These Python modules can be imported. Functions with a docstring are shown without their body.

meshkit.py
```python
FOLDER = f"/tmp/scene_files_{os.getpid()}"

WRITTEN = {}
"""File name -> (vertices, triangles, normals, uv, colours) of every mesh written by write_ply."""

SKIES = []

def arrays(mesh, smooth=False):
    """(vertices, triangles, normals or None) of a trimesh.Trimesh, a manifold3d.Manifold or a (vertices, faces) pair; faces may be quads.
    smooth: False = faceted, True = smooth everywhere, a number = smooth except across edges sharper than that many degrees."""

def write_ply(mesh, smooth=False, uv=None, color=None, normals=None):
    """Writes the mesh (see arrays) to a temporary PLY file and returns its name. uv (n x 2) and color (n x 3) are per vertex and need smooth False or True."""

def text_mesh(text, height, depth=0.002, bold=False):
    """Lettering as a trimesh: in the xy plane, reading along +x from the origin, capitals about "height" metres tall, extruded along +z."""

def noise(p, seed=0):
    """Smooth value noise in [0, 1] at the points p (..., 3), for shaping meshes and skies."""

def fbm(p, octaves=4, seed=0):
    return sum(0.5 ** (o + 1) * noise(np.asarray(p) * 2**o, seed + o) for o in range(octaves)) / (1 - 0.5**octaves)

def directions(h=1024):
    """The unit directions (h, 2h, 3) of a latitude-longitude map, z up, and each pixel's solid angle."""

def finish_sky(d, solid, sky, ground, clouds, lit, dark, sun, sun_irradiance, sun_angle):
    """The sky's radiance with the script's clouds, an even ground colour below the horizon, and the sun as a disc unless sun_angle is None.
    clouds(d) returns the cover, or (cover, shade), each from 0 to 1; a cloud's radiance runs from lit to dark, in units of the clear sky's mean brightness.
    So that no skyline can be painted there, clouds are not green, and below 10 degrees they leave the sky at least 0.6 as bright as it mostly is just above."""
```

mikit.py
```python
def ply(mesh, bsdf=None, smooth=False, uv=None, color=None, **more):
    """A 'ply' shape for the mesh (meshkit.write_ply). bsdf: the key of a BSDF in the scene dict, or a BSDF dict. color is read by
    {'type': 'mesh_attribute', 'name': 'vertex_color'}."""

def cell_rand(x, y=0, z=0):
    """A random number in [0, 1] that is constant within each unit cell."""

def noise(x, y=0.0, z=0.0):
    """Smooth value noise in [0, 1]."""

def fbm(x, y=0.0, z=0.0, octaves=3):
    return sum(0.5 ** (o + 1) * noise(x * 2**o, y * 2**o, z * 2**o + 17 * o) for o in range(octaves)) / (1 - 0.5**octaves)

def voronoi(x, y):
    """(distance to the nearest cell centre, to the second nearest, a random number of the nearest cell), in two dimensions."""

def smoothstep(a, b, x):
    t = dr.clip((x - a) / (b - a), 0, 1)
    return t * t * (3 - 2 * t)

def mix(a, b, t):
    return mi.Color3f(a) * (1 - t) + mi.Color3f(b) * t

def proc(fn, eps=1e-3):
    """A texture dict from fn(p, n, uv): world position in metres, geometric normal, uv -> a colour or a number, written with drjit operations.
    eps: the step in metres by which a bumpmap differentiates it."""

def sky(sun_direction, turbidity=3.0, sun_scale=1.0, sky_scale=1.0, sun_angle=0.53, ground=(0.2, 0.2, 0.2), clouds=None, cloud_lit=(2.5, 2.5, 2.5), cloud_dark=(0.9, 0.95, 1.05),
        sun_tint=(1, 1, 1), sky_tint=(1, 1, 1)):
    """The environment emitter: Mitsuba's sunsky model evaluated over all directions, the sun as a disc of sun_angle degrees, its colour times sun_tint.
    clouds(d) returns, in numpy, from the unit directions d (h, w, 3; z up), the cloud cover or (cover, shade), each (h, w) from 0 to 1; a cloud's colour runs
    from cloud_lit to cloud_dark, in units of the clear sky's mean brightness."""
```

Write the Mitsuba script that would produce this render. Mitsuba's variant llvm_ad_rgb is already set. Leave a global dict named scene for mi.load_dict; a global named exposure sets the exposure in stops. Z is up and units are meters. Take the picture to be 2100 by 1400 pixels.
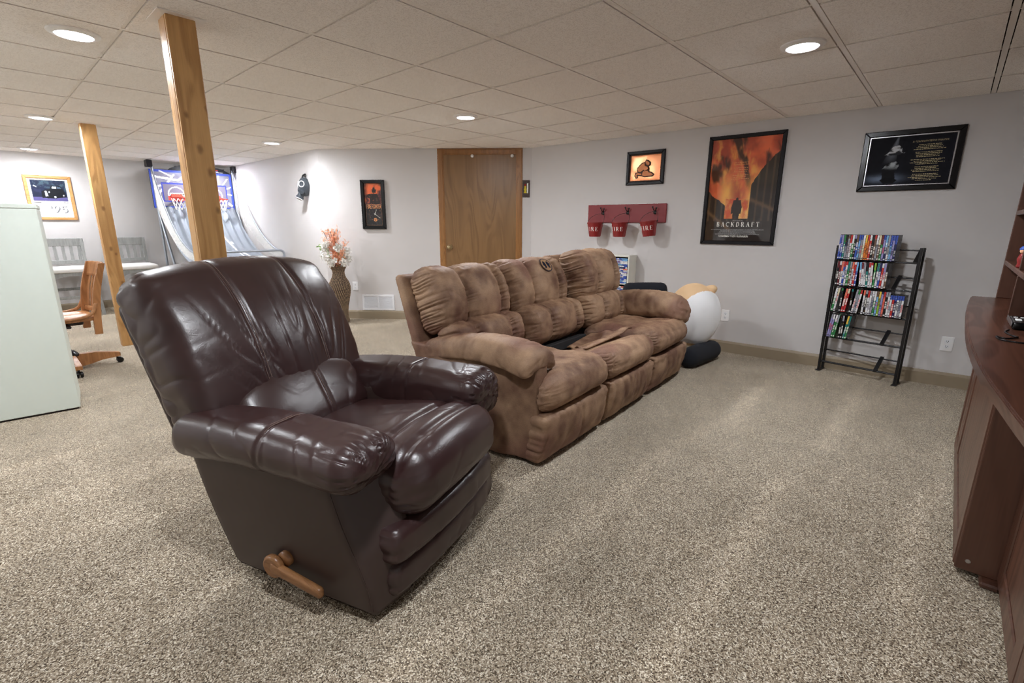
import math
import numpy as np, trimesh, manifold3d as m3, shapely
from shapely.geometry import Polygon, Point, box as sbox
import drjit as dr, mitsuba as mi
import mikit, meshkit
from mikit import proc, fbm, noise, voronoi, smoothstep, mix, cell_rand

T = mi.ScalarTransform4f
scene, labels = {}, {}
exposure = 0.0

# ---------------------------------------------------------------- camera
EYE = np.array([1.185, -3.074, 1.189])
YAW, PITCH, ROLL = (math.radians(a) for a in (-42.111, 13.744, 0.211))
_f = np.array([math.sin(YAW) * math.cos(PITCH), math.cos(YAW) * math.cos(PITCH), -math.sin(PITCH)])
_r = np.array([math.cos(YAW), -math.sin(YAW), 0.0])
_u = np.cross(_r, _f)
_up = _u * math.cos(ROLL) - _r * math.sin(ROLL)
scene['camera'] = {'type': 'perspective', 'fov': math.degrees(2 * math.atan(1050 / 981.0)), 'fov_axis': 'x', 'near_clip': 0.02, 'far_clip': 60.0,
                   'to_world': T().look_at(origin=EYE.tolist(), target=(EYE + _f).tolist(), up=_up.tolist())}

# ---------------------------------------------------------------- the recessed ceiling lamps (all the light there is)
LAMP_RADIANCE = (505.0, 520.0, 545.0)
LAMPS = [(-2.047, -2.584), (-4.704, -2.508), (-7.228, -2.429), (-4.562, -0.674), (-1.982, -0.153), (0.472, -0.145),   # in the picture
         (-7.10, -0.62), (0.47, -2.62), (-4.70, -4.45), (-2.05, -4.45)]                                # behind the post, overhead and behind
ROOM_H = 2.066

# ---------------------------------------------------------------- helpers
def lin(c):
    """sRGB 0-255 (tuple or hex) to linear."""
    if isinstance(c, str):
        c = tuple(int(c[i:i + 2], 16) for i in (0, 2, 4))
    c = np.asarray(c, float) / 255
    return np.where(c <= 0.04045, c / 12.92, ((c + 0.055) / 1.055) ** 2.4)

def rgb(c):
    return {'type': 'rgb', 'value': [float(v) for v in lin(c)]}

def mat(name, base, rough=0.5, metallic=0.0, spec=0.5, bump=None, eps=1e-3, **kw):
    b = {'type': 'principled', 'base_color': base if isinstance(base, dict) else rgb(base), 'roughness': rough, 'metallic': metallic, 'specular': spec, **kw}
    if bump is not None:
        b = {'type': 'bumpmap', 'relief': proc(bump, eps=eps), 'scale': 1.0, 'bsdf': b}
    scene[name] = {'type': 'twosided', 'bsdf': b}
    return name

def add(key, mesh, bsdf, smooth=False, **kw):
    assert key not in scene, key
    scene[key] = mikit.ply(mesh, bsdf, smooth, **kw)
    return key

COUNT = {}
def num(key):
    n = COUNT.get(key, 0); COUNT[key] = n + 1
    return key if n == 0 else f'{key}_{n:03d}'

def lab(key, label, cat=None, group=None, kind=None):
    d = {'label': label}
    if cat: d['category'] = cat
    if group: d['group'] = group
    if kind: d['kind'] = kind
    labels[key] = d

def struct(key, label=None):
    labels[key] = {'kind': 'structure'}
    if label: labels[key]['label'] = label

def M(*ms):
    return trimesh.util.concatenate([trimesh.Trimesh(m[0], m[1], process=False) if isinstance(m, tuple) else m for m in ms])

def from_m3(m):
    a = m.to_mesh()
    return trimesh.Trimesh(np.array(a.vert_properties[:, :3], float), np.array(a.tri_verts), process=False)

def cbox(lo, hi, ch=0.003):
    """A box with chamfered edges."""
    lo, hi = np.minimum(lo, hi).astype(float), np.maximum(lo, hi).astype(float)
    ch = min(ch, 0.45 * float((hi - lo).min()))
    pts = []
    for a in range(3):
        l, h = lo + ch, hi - ch
        l[a], h[a] = lo[a], hi[a]
        pts += [[(l, h)[i][0], (l, h)[j][1], (l, h)[k][2]] for i in (0, 1) for j in (0, 1) for k in (0, 1)]
    return from_m3(m3.Manifold.hull_points(np.array(pts)))

class Frame:
    """A local frame: origin, heading of x in degrees about z."""
    def __init__(s, o, deg=0.0):
        a = math.radians(deg)
        s.o = np.array([*o, 0.0])[:3] if len(o) == 2 else np.array(o, float)
        s.R = np.array([[math.cos(a), -math.sin(a), 0], [math.sin(a), math.cos(a), 0], [0, 0, 1.0]])
    def pts(s, p):
        return np.asarray(p, float) @ s.R.T + s.o
    def __call__(s, m):
        if isinstance(m, tuple):
            m = trimesh.Trimesh(m[0], m[1], process=False)
        m = m.copy(); m.vertices = s.pts(m.vertices)
        return m
    def mat(s):
        m = np.eye(4); m[:3, :3] = s.R; m[:3, 3] = s.o
        return T(m)

def rot(m, axis, deg, about=(0, 0, 0)):
    m = m.copy(); m.apply_transform(trimesh.transformations.rotation_matrix(math.radians(deg), axis, about))
    return m

def move(m, d):
    m = m.copy(); m.vertices = m.vertices + np.asarray(d, float)
    return m

def extr(poly, depth, axis='z', at=0.0):
    """Extrude a shapely polygon (or list of points). axis 'z': xy->xy; 'y': (x,z) profile along y; 'x': (y,z) profile along x."""
    if not hasattr(poly, 'exterior'):
        poly = Polygon(poly)
    m = trimesh.creation.extrude_polygon(poly, depth, engine='earcut')
    v = m.vertices.copy()
    if axis == 'y':
        m.vertices = np.stack([v[:, 0], at + v[:, 2], v[:, 1]], 1); m.invert()
    elif axis == 'x':
        m.vertices = np.stack([at + v[:, 2], v[:, 0], v[:, 1]], 1)
    else:
        m.vertices = v + [0, 0, at]
    return m

def lathe(profile, n=32):
    """(r, z) profile turned about z."""
    p = np.asarray(profile, float)
    a = np.arange(n) * 2 * np.pi / n
    v = np.stack([p[:, None, 0] * np.cos(a), p[:, None, 0] * np.sin(a), np.repeat(p[:, 1:2], n, 1)], -1).reshape(-1, 3)
    f = []
    k = len(p)
    i = np.arange(n); j = (i + 1) % n
    for r in range(k - 1):
        f.append(np.stack([r * n + i, r * n + j, (r + 1) * n + j, (r + 1) * n + i], 1))
    f = np.vstack(f)
    f = np.vstack([f[:, [0, 1, 2]], f[:, [0, 2, 3]]])
    m = trimesh.Trimesh(v, f, process=False)
    return m

def tube(pts, r, n=8, closed=False, cap=True):
    """A round bar along points; r a number or one radius per point."""
    p = np.asarray(pts, float)
    r = np.broadcast_to(np.asarray(r, float), (len(p),))
    d = np.gradient(p, axis=0) if not closed else np.roll(p, -1, 0) - np.roll(p, 1, 0)
    d /= np.linalg.norm(d, axis=1, keepdims=True) + 1e-12
    up = np.array([0, 0, 1.0]) if abs(d[0, 2]) < 0.9 else np.array([1.0, 0, 0])
    u = np.cross(d[0], up); u /= np.linalg.norm(u)
    rings = []
    a = np.arange(n) * 2 * np.pi / n
    for q, t, rr in zip(p, d, r):
        u = u - t * (u @ t); u /= np.linalg.norm(u) + 1e-12
        w = np.cross(t, u)
        rings.append(q + rr * (np.cos(a)[:, None] * u + np.sin(a)[:, None] * w))
    v = np.vstack(rings); k = len(p)
    i = np.arange(n); j = (i + 1) % n
    f = []
    for s in range(k if closed else k - 1):
        b, c = s * n, ((s + 1) % k) * n
        f.append(np.stack([b + i, b + j, c + j, c + i], 1))
    f = np.vstack(f); f = np.vstack([f[:, [0, 1, 2]], f[:, [0, 2, 3]]])
    if cap and not closed:
        v = np.vstack([v, p[0], p[-1]])
        e = (k - 1) * n
        f = np.vstack([f, np.stack([j, i, i * 0 + k * n], 1), np.stack([e + i, e + j, i * 0 + k * n + 1], 1)])
    return trimesh.Trimesh(v, f, process=False)

def bez(*p, n=12):
    """A smooth curve through the points (Catmull-Rom)."""
    p = np.asarray(p, float)
    q = np.vstack([2 * p[0] - p[1], p, 2 * p[-1] - p[-2]])
    out = []
    for i in range(1, len(q) - 2):
        t = np.linspace(0, 1, n, endpoint=False)[:, None]
        a, b, c, d = q[i - 1:i + 3]
        out.append(0.5 * (2 * b + (c - a) * t + (2 * a - 5 * b + 4 * c - d) * t ** 2 + (3 * b - a - 3 * c + d) * t ** 3))
    return np.vstack([*out, p[-1:]])

def soft(lo, hi, r, step=0.012, warp=None, wrinkle=None):
    """A rounded box as a fine welded mesh. warp(p, q): local points p and q = p scaled to -1..1 per axis -> new points. wrinkle(p, q): push along the normal."""
    lo, hi = np.array(lo, float), np.array(hi, float)
    c, h = (lo + hi) / 2, (hi - lo) / 2
    r = min(r, h.min() * 0.999)
    n = np.maximum(2, np.ceil(2 * h / step)).astype(int)
    g = [np.linspace(-h[a], h[a], n[a] + 1) for a in range(3)]
    V, F, at = [], [], 0
    for a in range(3):
        b, d = (a + 1) % 3, (a + 2) % 3
        B, D = np.meshgrid(g[b], g[d], indexing='ij')
        idx = np.arange(B.size).reshape(B.shape)
        quad = np.stack([idx[:-1, :-1], idx[1:, :-1], idx[1:, 1:], idx[:-1, 1:]], -1).reshape(-1, 4)
        for s in (-1, 1):
            p = np.zeros((B.size, 3)); p[:, a] = s * h[a]; p[:, b] = B.ravel(); p[:, d] = D.ravel()
            V.append(p); F.append((quad if s > 0 else quad[:, ::-1]) + at); at += len(p)
    V = np.vstack(V); F = np.vstack(F)
    key = np.round(V / 1e-5).astype(np.int64)
    _, first, inv = np.unique(key, axis=0, return_index=True, return_inverse=True)
    V = V[first]; F = inv.ravel()[F]
    F = np.vstack([F[:, [0, 1, 2]], F[:, [0, 2, 3]]])
    P = round_pts(V, h, r)
    Q = P / h
    P = P + c
    W = warp(P.copy(), Q) if warp else P
    m = trimesh.Trimesh(W, F, process=False)
    if wrinkle is not None:
        m.vertices = m.vertices + m.vertex_normals * wrinkle(P, Q)[:, None]
    return m

def round_pts(V, h, r):
    inner = np.clip(V, -(h - r), h - r)
    d = V - inner
    L = np.linalg.norm(d, axis=1, keepdims=True)
    return inner + d / np.maximum(L, 1e-9) * r * (L > 0)

def ridge(p, seed=0):
    """Sharp soft creases 0..1."""
    n = meshkit.noise(p, seed)
    return (1 - np.abs(2 * n - 1)) ** 3

def crease(p, seed=0):
    """Thin creases 0..1."""
    n = meshkit.noise(p, seed)
    return (1 - np.abs(2 * n - 1)) ** 9

def bump1(x, c, w):
    return np.exp(-((x - c) / w) ** 2)

def painted(key, fn, o, ux, uy, w, h, nx, ny, bsdf='printed'):
    """A flat sheet with a colour per vertex: o lower left corner, ux, uy unit directions, fn(U, V) with U, V in metres -> linear rgb."""
    U, V = np.meshgrid(np.linspace(0, w, nx), np.linspace(0, h, ny), indexing='ij')
    p = np.asarray(o) + U.reshape(-1, 1) * np.asarray(ux) + V.reshape(-1, 1) * np.asarray(uy)
    i = np.arange(nx * ny).reshape(nx, ny)
    f = np.stack([i[:-1, :-1], i[1:, :-1], i[1:, 1:], i[:-1, 1:]], -1).reshape(-1, 4)
    return add(key, (p, f), bsdf, True, color=np.clip(fn(U.ravel(), V.ravel()), 0, 1))

def basis(m, o, ux, uy, uz):
    m = m.copy(); m.vertices = np.asarray(o) + m.vertices @ np.array([ux, uy, uz], float)
    return m

# a small serif alphabet: strokes (x0, y0, x1, y1, width) in cap heights, and the letter's width
SERIF = {
 'B': (.62, [(.13,0,.13,1,.16),(.02,.975,.40,.975,.05),(.02,.025,.42,.025,.05),(.13,.52,.40,.52,.05),('arc',.36,.75,.225,.14,-90,90),('arc',.38,.265,.265,.16,-90,90)]),
 'A': (.74, [(.37,1,.62,0,.16),(.37,1,.12,0,.06),(.2,.34,.55,.34,.05),(.02,.025,.25,.025,.05),(.48,.025,.76,.025,.05)]),
 'C': (.68, [('arc',.38,.5,.48,.13,50,310),(.64,.68,.64,.97,.05)]),
 'K': (.74, [(.14,0,.14,1,.16),(.02,.975,.28,.975,.05),(.02,.025,.28,.025,.05),(.2,.45,.62,.98,.06),(.32,.58,.64,0,.15),(.5,.975,.74,.975,.05),(.5,.025,.76,.025,.05)]),
 'D': (.72, [(.13,0,.13,1,.16),(.02,.975,.30,.975,.05),(.02,.025,.30,.025,.05),('arc',.26,.5,.475,.14,-90,90)]),
 'R': (.70, [(.13,0,.13,1,.16),(.02,.975,.40,.975,.05),(.02,.025,.28,.025,.05),(.13,.50,.40,.50,.05),('arc',.36,.74,.24,.14,-90,90),(.36,.5,.60,0,.15),(.5,.025,.72,.025,.05)]),
 'F': (.60, [(.13,0,.13,1,.16),(.02,.975,.56,.975,.05),(.02,.025,.28,.025,.05),(.13,.52,.42,.52,.05),(.55,.78,.55,1,.05),(.42,.42,.42,.62,.05)]),
 'T': (.68, [(.34,0,.34,1,.16),(.03,.975,.65,.975,.05),(.2,.025,.48,.025,.05),(.04,.76,.04,1,.05),(.64,.76,.64,1,.05)]),
 'I': (.30, [(.15,0,.15,1,.16),(.02,.975,.28,.975,.05),(.02,.025,.28,.025,.05)]),
 'E': (.62, [(.13,0,.13,1,.16),(.02,.975,.56,.975,.05),(.02,.025,.58,.025,.05),(.13,.52,.42,.52,.05),(.55,.78,.55,1,.05),(.58,0,.58,.24,.05),(.42,.42,.42,.62,.05)]),
}
def serif(text, height, gap=0.2, depth=0.0008):
    """Serif lettering in the xy plane, extruded along +z, from the origin along +x."""
    from shapely.geometry import LineString
    from shapely.ops import unary_union
    x, out = 0.0, []
    for ch in text:
        if ch == ' ':
            x += 0.4; continue
        w, strokes = SERIF[ch]
        g = []
        for s in strokes:
            if s[0] == 'arc':
                _, cx, cy, r, wd, a0, a1 = s
                a = np.radians(np.linspace(a0, a1, 14))
                sx = 0.85
                g.append(LineString(np.stack([cx + (r - wd / 2) * sx * np.cos(a), cy + (r - .03) * np.sin(a)], 1)).buffer(wd / 2 * .8, cap_style=2))
            else:
                g.append(LineString([s[:2], s[2:4]]).buffer(s[4] / 2, cap_style=2))
        u = unary_union(g)
        for q in getattr(u, 'geoms', [u]):
            if q.area < 1e-6: continue
            q = shapely.affinity.translate(q, x, 0)
            out.append(trimesh.creation.extrude_polygon(shapely.affinity.scale(q, height, height, origin=(0, 0)), depth, engine='earcut'))
        x += w + gap
    return M(*out), (x - gap) * height
# ---------------------------------------------------------------- materials
C3 = lambda c: [float(v) for v in lin(c)]
mat('wall_paint', {'type': 'proc', **{k: v for k, v in proc(lambda p, n, uv: mix(C3((203, 200, 199)), C3((209, 206, 205)), fbm(p.x * 2, p.y * 2, p.z * 2))).items() if k != 'type'}}, 0.55, spec=0.35,
    bump=lambda p, n, uv: 0.0006 * fbm(p.x * 90, p.y * 90, p.z * 90, 2))

def _tile(p, n, uv):
    s = fbm(p.x * 260, p.y * 260, p.z * 260, 2)
    return mix(C3((222, 217, 211)), C3((240, 236, 231)), smoothstep(0.25, 0.6, s))
mat('tile_face', proc(_tile), 0.9, spec=0.15, bump=lambda p, n, uv: 0.0012 * fbm(p.x * 200, p.y * 200, p.z * 200, 2))
mat('grid_metal', (232, 228, 222), 0.5)
mat('plenum_grey', (70, 66, 62), 0.8)
mat('white_plastic', (236, 236, 236), 0.35)
mat('white_metal', (232, 234, 238), 0.4)
mat('base_trim', (148, 134, 112), 0.5)

def _carpet(p, n, uv):
    a = noise(p.x * 400, p.y * 400)
    d1, d2, r = voronoi(p.x * 300, p.y * 300)
    s = 0.55 * r + 0.45 * a
    big = fbm(p.x * 1.7, p.y * 1.7, 0, 3)
    mid = fbm(p.x * 9, p.y * 9, 0, 2)
    c = mix(C3((92, 79, 64)), C3((152, 139, 120)), smoothstep(0.18, 0.55, s))
    c = mix(c, C3((212, 204, 188)), smoothstep(0.57, 0.82, s))
    c = mix(c, C3((60, 50, 40)), smoothstep(0.20, 0.05, r) * 0.8)
    # pile brushed two ways by the vacuum cleaner: long lanes towards the media rack, slightly lighter
    lane = 0.6 * smoothstep(0.52, 0.70, fbm(p.x * 3.6 + 0.15 * p.y, p.y * 0.55, 3.0, 3))
    wob = 0.10 * (noise(p.y * 1.3, 7.0) - 0.5)
    for lx, lw in ((0.80, 0.055), (0.27, 0.06), (1.29, 0.05)):
        lane = lane + dr.exp(-dr.square((p.x - lx - wob) / lw)) * smoothstep(0.3, 0.6, fbm(p.x * 9, p.y * 2.2, lx * 9, 3)) * smoothstep(1.4, 0.9, p.y)
    return c * (0.80 + 0.20 * big + 0.20 * mid + 0.26 * lane)
mat('carpet', proc(_carpet), 0.95, spec=0.1, sheen=0.3,
    bump=lambda p, n, uv: 0.004 * noise(p.x * 260, p.y * 260) + 0.004 * noise(p.x * 120, p.y * 120), eps=0.0015)

def _wood(light, dark, axis='z', scale=1.0, knots=(), streak=1.0):
    L, D = C3(light), C3(dark)
    def fn(p, n, uv):
        x, y, z = {'z': (p.x, p.y, p.z), 'x': (p.y, p.z, p.x), 'y': (p.x, p.z, p.y)}[axis]
        w = fbm(x * 7 * scale, y * 7 * scale, z * 0.9 * scale, 3)
        ring = noise(w * 34 * streak + x * 40 * scale, y * 40 * scale, z * 1.2 * scale)
        fine = noise(x * 420 * scale, y * 420 * scale, z * 9 * scale)
        t = 0.55 * smoothstep(0.2, 0.9, ring) + 0.25 * fine + 0.2 * fbm(x * 3, y * 3, z * 1.5, 2)
        c = mix(L, D, dr.clip(t, 0, 1))
        for (kx, ky, kz, kr) in knots:
            d = dr.sqrt(dr.square(p.x - kx) + dr.square(p.y - ky) + dr.square((p.z - kz) * 0.6)) / (kr * 0.62)
            d = d + 0.25 * noise(p.x * 60, p.y * 60, p.z * 60)
            c = mix(c, C3((104, 62, 30)), smoothstep(1.15, 0.35, d) * 0.6)
        return c
    return proc(fn)

mat('pine', _wood((206, 163, 107), (156, 111, 63), 'z', knots=[(-1.445, -2.30, 1.52, .030), (-1.445, -2.335, 1.66, .022), (-1.445, -2.27, 1.42, .03), (-1.445, -2.25, 1.70, .02),
     (-1.445, -2.26, 1.25, .022), (-1.445, -2.30, .82, .028), (-1.445, -2.31, 1.80, .008), (-4.76, -2.20, 1.32, .03), (-4.76, -2.2, .95, .03), (-4.76, -2.16, .62, .03), (-4.76, -2.22, .42, .02), (-4.76, -2.17, .9, .02)]),
    0.42, spec=0.4)
mat('door_oak', _wood((140, 106, 68), (114, 83, 51), 'z', 0.6), 0.38, spec=0.45)
mat('door_trim_oak', _wood((160, 114, 66), (124, 82, 44), 'z', 1.0), 0.35, spec=0.45)
mat('chair_oak', _wood((176, 124, 80), (132, 86, 50), 'z', 1.2), 0.35, spec=0.45)
mat('frame_oak', _wood((206, 160, 104), (170, 120, 68), 'y', 1.5), 0.4)
mat('handle_oak', _wood((146, 104, 68), (112, 76, 46), 'x', 2.0), 0.35)
mat('cherry', _wood((88, 57, 44), (62, 38, 29), 'z', 0.8), 0.32, spec=0.5, clearcoat=0.4, clearcoat_gloss=0.85)
mat('cherry_top', _wood((82, 50, 37), (60, 35, 26), 'y', 0.8), 0.26, spec=0.5, clearcoat=0.5, clearcoat_gloss=0.85)
mat('cherry_edge', (112, 92, 84), 0.3)
mat('grey_wood', _wood((150, 151, 148), (120, 121, 119), 'z', 2.0), 0.6)
mat('seat_linen', (222, 221, 218), 0.9, sheen=0.3)

def _leather_bump(p, n, uv):
    g = fbm(p.x * 330, p.y * 330, p.z * 330, 2)
    w = fbm(p.x * 46, p.y * 46, p.z * 46, 3)
    return 0.00030 * g + 0.0003 * w
def _leather(p, n, uv):
    w = fbm(p.x * 9, p.y * 9, p.z * 9, 3)
    return mix(C3((40, 24, 25)), C3((54, 34, 33)), w)
mat('leather', proc(_leather), 0.33, spec=0.65, bump=_leather_bump, eps=0.0008)
mat('leather_vinyl', (56, 43, 40), 0.38, spec=0.45, bump=lambda p, n, uv: 0.0004 * fbm(p.x * 330, p.y * 330, p.z * 330, 2), eps=0.0008)
mat('thread', (98, 78, 70), 0.7)

def _suede(p, n, uv):
    a = fbm(p.x * 4, p.y * 4, p.z * 5, 4)
    b = fbm(p.x * 16 + 9, p.y * 16, p.z * 10, 3)
    f = fbm(p.x * 200, p.y * 200, p.z * 200, 2)
    c = mix(C3((92, 64, 51)), C3((160, 131, 105)), smoothstep(0.24, 0.74, 0.6 * a + 0.4 * b))
    c = mix(c, C3((112, 78, 68)), smoothstep(0.55, 0.75, fbm(p.x * 3.3 + 4, p.y * 3.3, p.z * 3.3, 3)) * 0.7)
    return c * (0.88 + 0.24 * f)
mat('suede', proc(_suede), 0.62, spec=0.3, sheen=0.9, sheen_tint=0.6,
    bump=lambda p, n, uv: 0.0007 * fbm(p.x * 240, p.y * 240, p.z * 240, 2) + 0.002 * fbm(p.x * 40, p.y * 40, p.z * 40, 3), eps=0.001)
mat('suede_dark', (78, 56, 44), 0.9)
mat('black_cloth', (20, 20, 22), 0.8)
mat('black_metal', (22, 22, 24), 0.3, spec=0.5)
mat('black_gloss', (13, 13, 15), 0.22, spec=0.35)
mat('black_frame', (20, 20, 24), 0.4, spec=0.3)
mat('silver', (200, 200, 204), 0.25, metallic=1.0)
mat('steel_tube', (168, 176, 186), 0.35, metallic=0.6)
mat('brass', (206, 188, 150), 0.22, metallic=1.0)
mat('cabinet_paint', (203, 212, 204), 0.42)
mat('printed', {'type': 'mesh_attribute', 'name': 'vertex_color'}, 0.35, spec=0.4)
mat('printed_matte', {'type': 'mesh_attribute', 'name': 'vertex_color'}, 0.7, spec=0.2)
mat('white_print', (238, 236, 230), 0.5)
mat('cream_print', (188, 174, 138), 0.6)
mat('grey_print', (150, 150, 152), 0.6)
mat('shadow_print', (104, 106, 112), 0.6)
mat('orange_print', (226, 150, 96), 0.6)
mat('red_paint', (134, 50, 54), 0.5, bump=lambda p, n, uv: 0.0008 * fbm(p.x * 30, p.y * 30, p.z * 220, 2))
mat('bucket_red', (136, 38, 38), 0.3, spec=0.5)
mat('copper', (222, 146, 104), 0.25, metallic=1.0, bump=lambda p, n, uv: 0.0045 * fbm(p.x * 9, p.y * 9, p.z * 9, 2), eps=0.002)
mat('bronze', (58, 34, 22), 0.45, metallic=0.5)
mat('dark_copper', (150, 92, 60), 0.4, metallic=0.8)
mat('tower_paint', (222, 222, 212), 0.5)
mat('plush_black', (22, 25, 32), 0.95, sheen=0.6)
mat('plush_white', (240, 241, 242), 0.95, sheen=0.4)
mat('plush_tan', (226, 192, 150), 0.95, sheen=0.5)
mat('glass_pane', (255, 255, 255))
scene['glass_pane'] = {'type': 'thindielectric', 'int_ior': 1.45}
mat('rubber_grey', (54, 60, 66), 0.45, spec=0.5)
mat('lens_dark', (48, 54, 60), 0.12, spec=0.6)
mat('lamp_trim', (240, 240, 240), 0.5)
mat('dark_gap', (26, 22, 20), 0.8)
# ---------------------------------------------------------------- the room
H = ROOM_H
# right wall: y = 1.647 + .056 x ; diagonal door wall from DA to DB
DA, DB = np.array([-4.66, -0.105]), np.array([-2.64, 1.50])
XW, XE, YS = -7.75, 1.97, -5.3
def ywall(x): return 1.647 + 0.056 * x
room = [(XW, -0.13), (XW, YS), (XE, YS), (XE, ywall(XE)), (-2.64, ywall(-2.64)), (-4.66, -0.105)]
ROOM = Polygon(room)
outer = ROOM.buffer(0.14, join_style=2)

def wall(key, a, b, hi=H + 0.1):
    a, b = np.array(a, float), np.array(b, float)
    t = (b - a) / np.linalg.norm(b - a)
    n = np.array([-t[1], t[0]])        # away from the room when a->b runs with the room on the right
    q = [a - t * 0.0, b + t * 0.0, b + n * 0.12, a + n * 0.12]
    add(key, extr(Polygon(q), hi, at=0.0), 'wall_paint'); struct(key)
wall('wall_left', room[1], room[0])
wall('wall_alcove', room[0], room[5])
wall('wall_diagonal', room[5], room[4])
wall('wall_right', room[4], room[3])
wall('wall_east', room[3], room[2])
wall('wall_south', room[2], room[1])
add('floor', extr(outer, 0.1, at=-0.1), 'carpet'); struct('floor', 'beige and brown speckled cut pile carpet')
add('ceiling', extr(outer, 0.06, at=H + 0.013), 'plenum_grey'); struct('ceiling', 'suspended ceiling of square off-white tiles')

G = 0.6096
whole = extr(sbox(-G / 2 + .017, -G / 2 + .0095, G / 2 - .017, G / 2 - .0095), 0.016, at=H - 0.008)
whole_ply = mikit.ply(whole, 'tile_face')
for i in range(-14, 5):
    for j in range(-10, 4):
        sq = sbox(i * G + .017, j * G + .0095, (i + 1) * G - .017, (j + 1) * G - .0095)
        part = sq.intersection(ROOM.buffer(-0.004))
        if part.is_empty or part.area < 0.004 or part.geom_type != 'Polygon':
            continue
        key = num('ceiling__tile')
        if part.area > 0.999 * sq.area:
            scene[key] = {**whole_ply, 'to_world': T().translate([(i + .5) * G, (j + .5) * G, 0])}
        else:
            add(key, extr(part, 0.016, at=H - 0.008), 'tile_face')
for i in range(-13, 5):
    seg = shapely.geometry.LineString([(i * G, YS - 1), (i * G, 3)]).buffer(0.012, cap_style=2).intersection(ROOM.buffer(-0.004))
    for g in getattr(seg, 'geoms', [seg]):
        if g.area > 1e-4: add(num('ceiling__grid_bar'), extr(g, 0.019, at=H - .006), 'grid_metal')
for j in range(-9, 4):
    seg = shapely.geometry.LineString([(XW - 1, j * G), (XE + 1, j * G)]).buffer(0.006, cap_style=2).intersection(ROOM.buffer(-0.004))
    for g in getattr(seg, 'geoms', [seg]):
        if g.area > 1e-4: add(num('ceiling__cross_bar'), extr(g, 0.0155, at=H - .0035), 'grid_metal')

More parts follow.
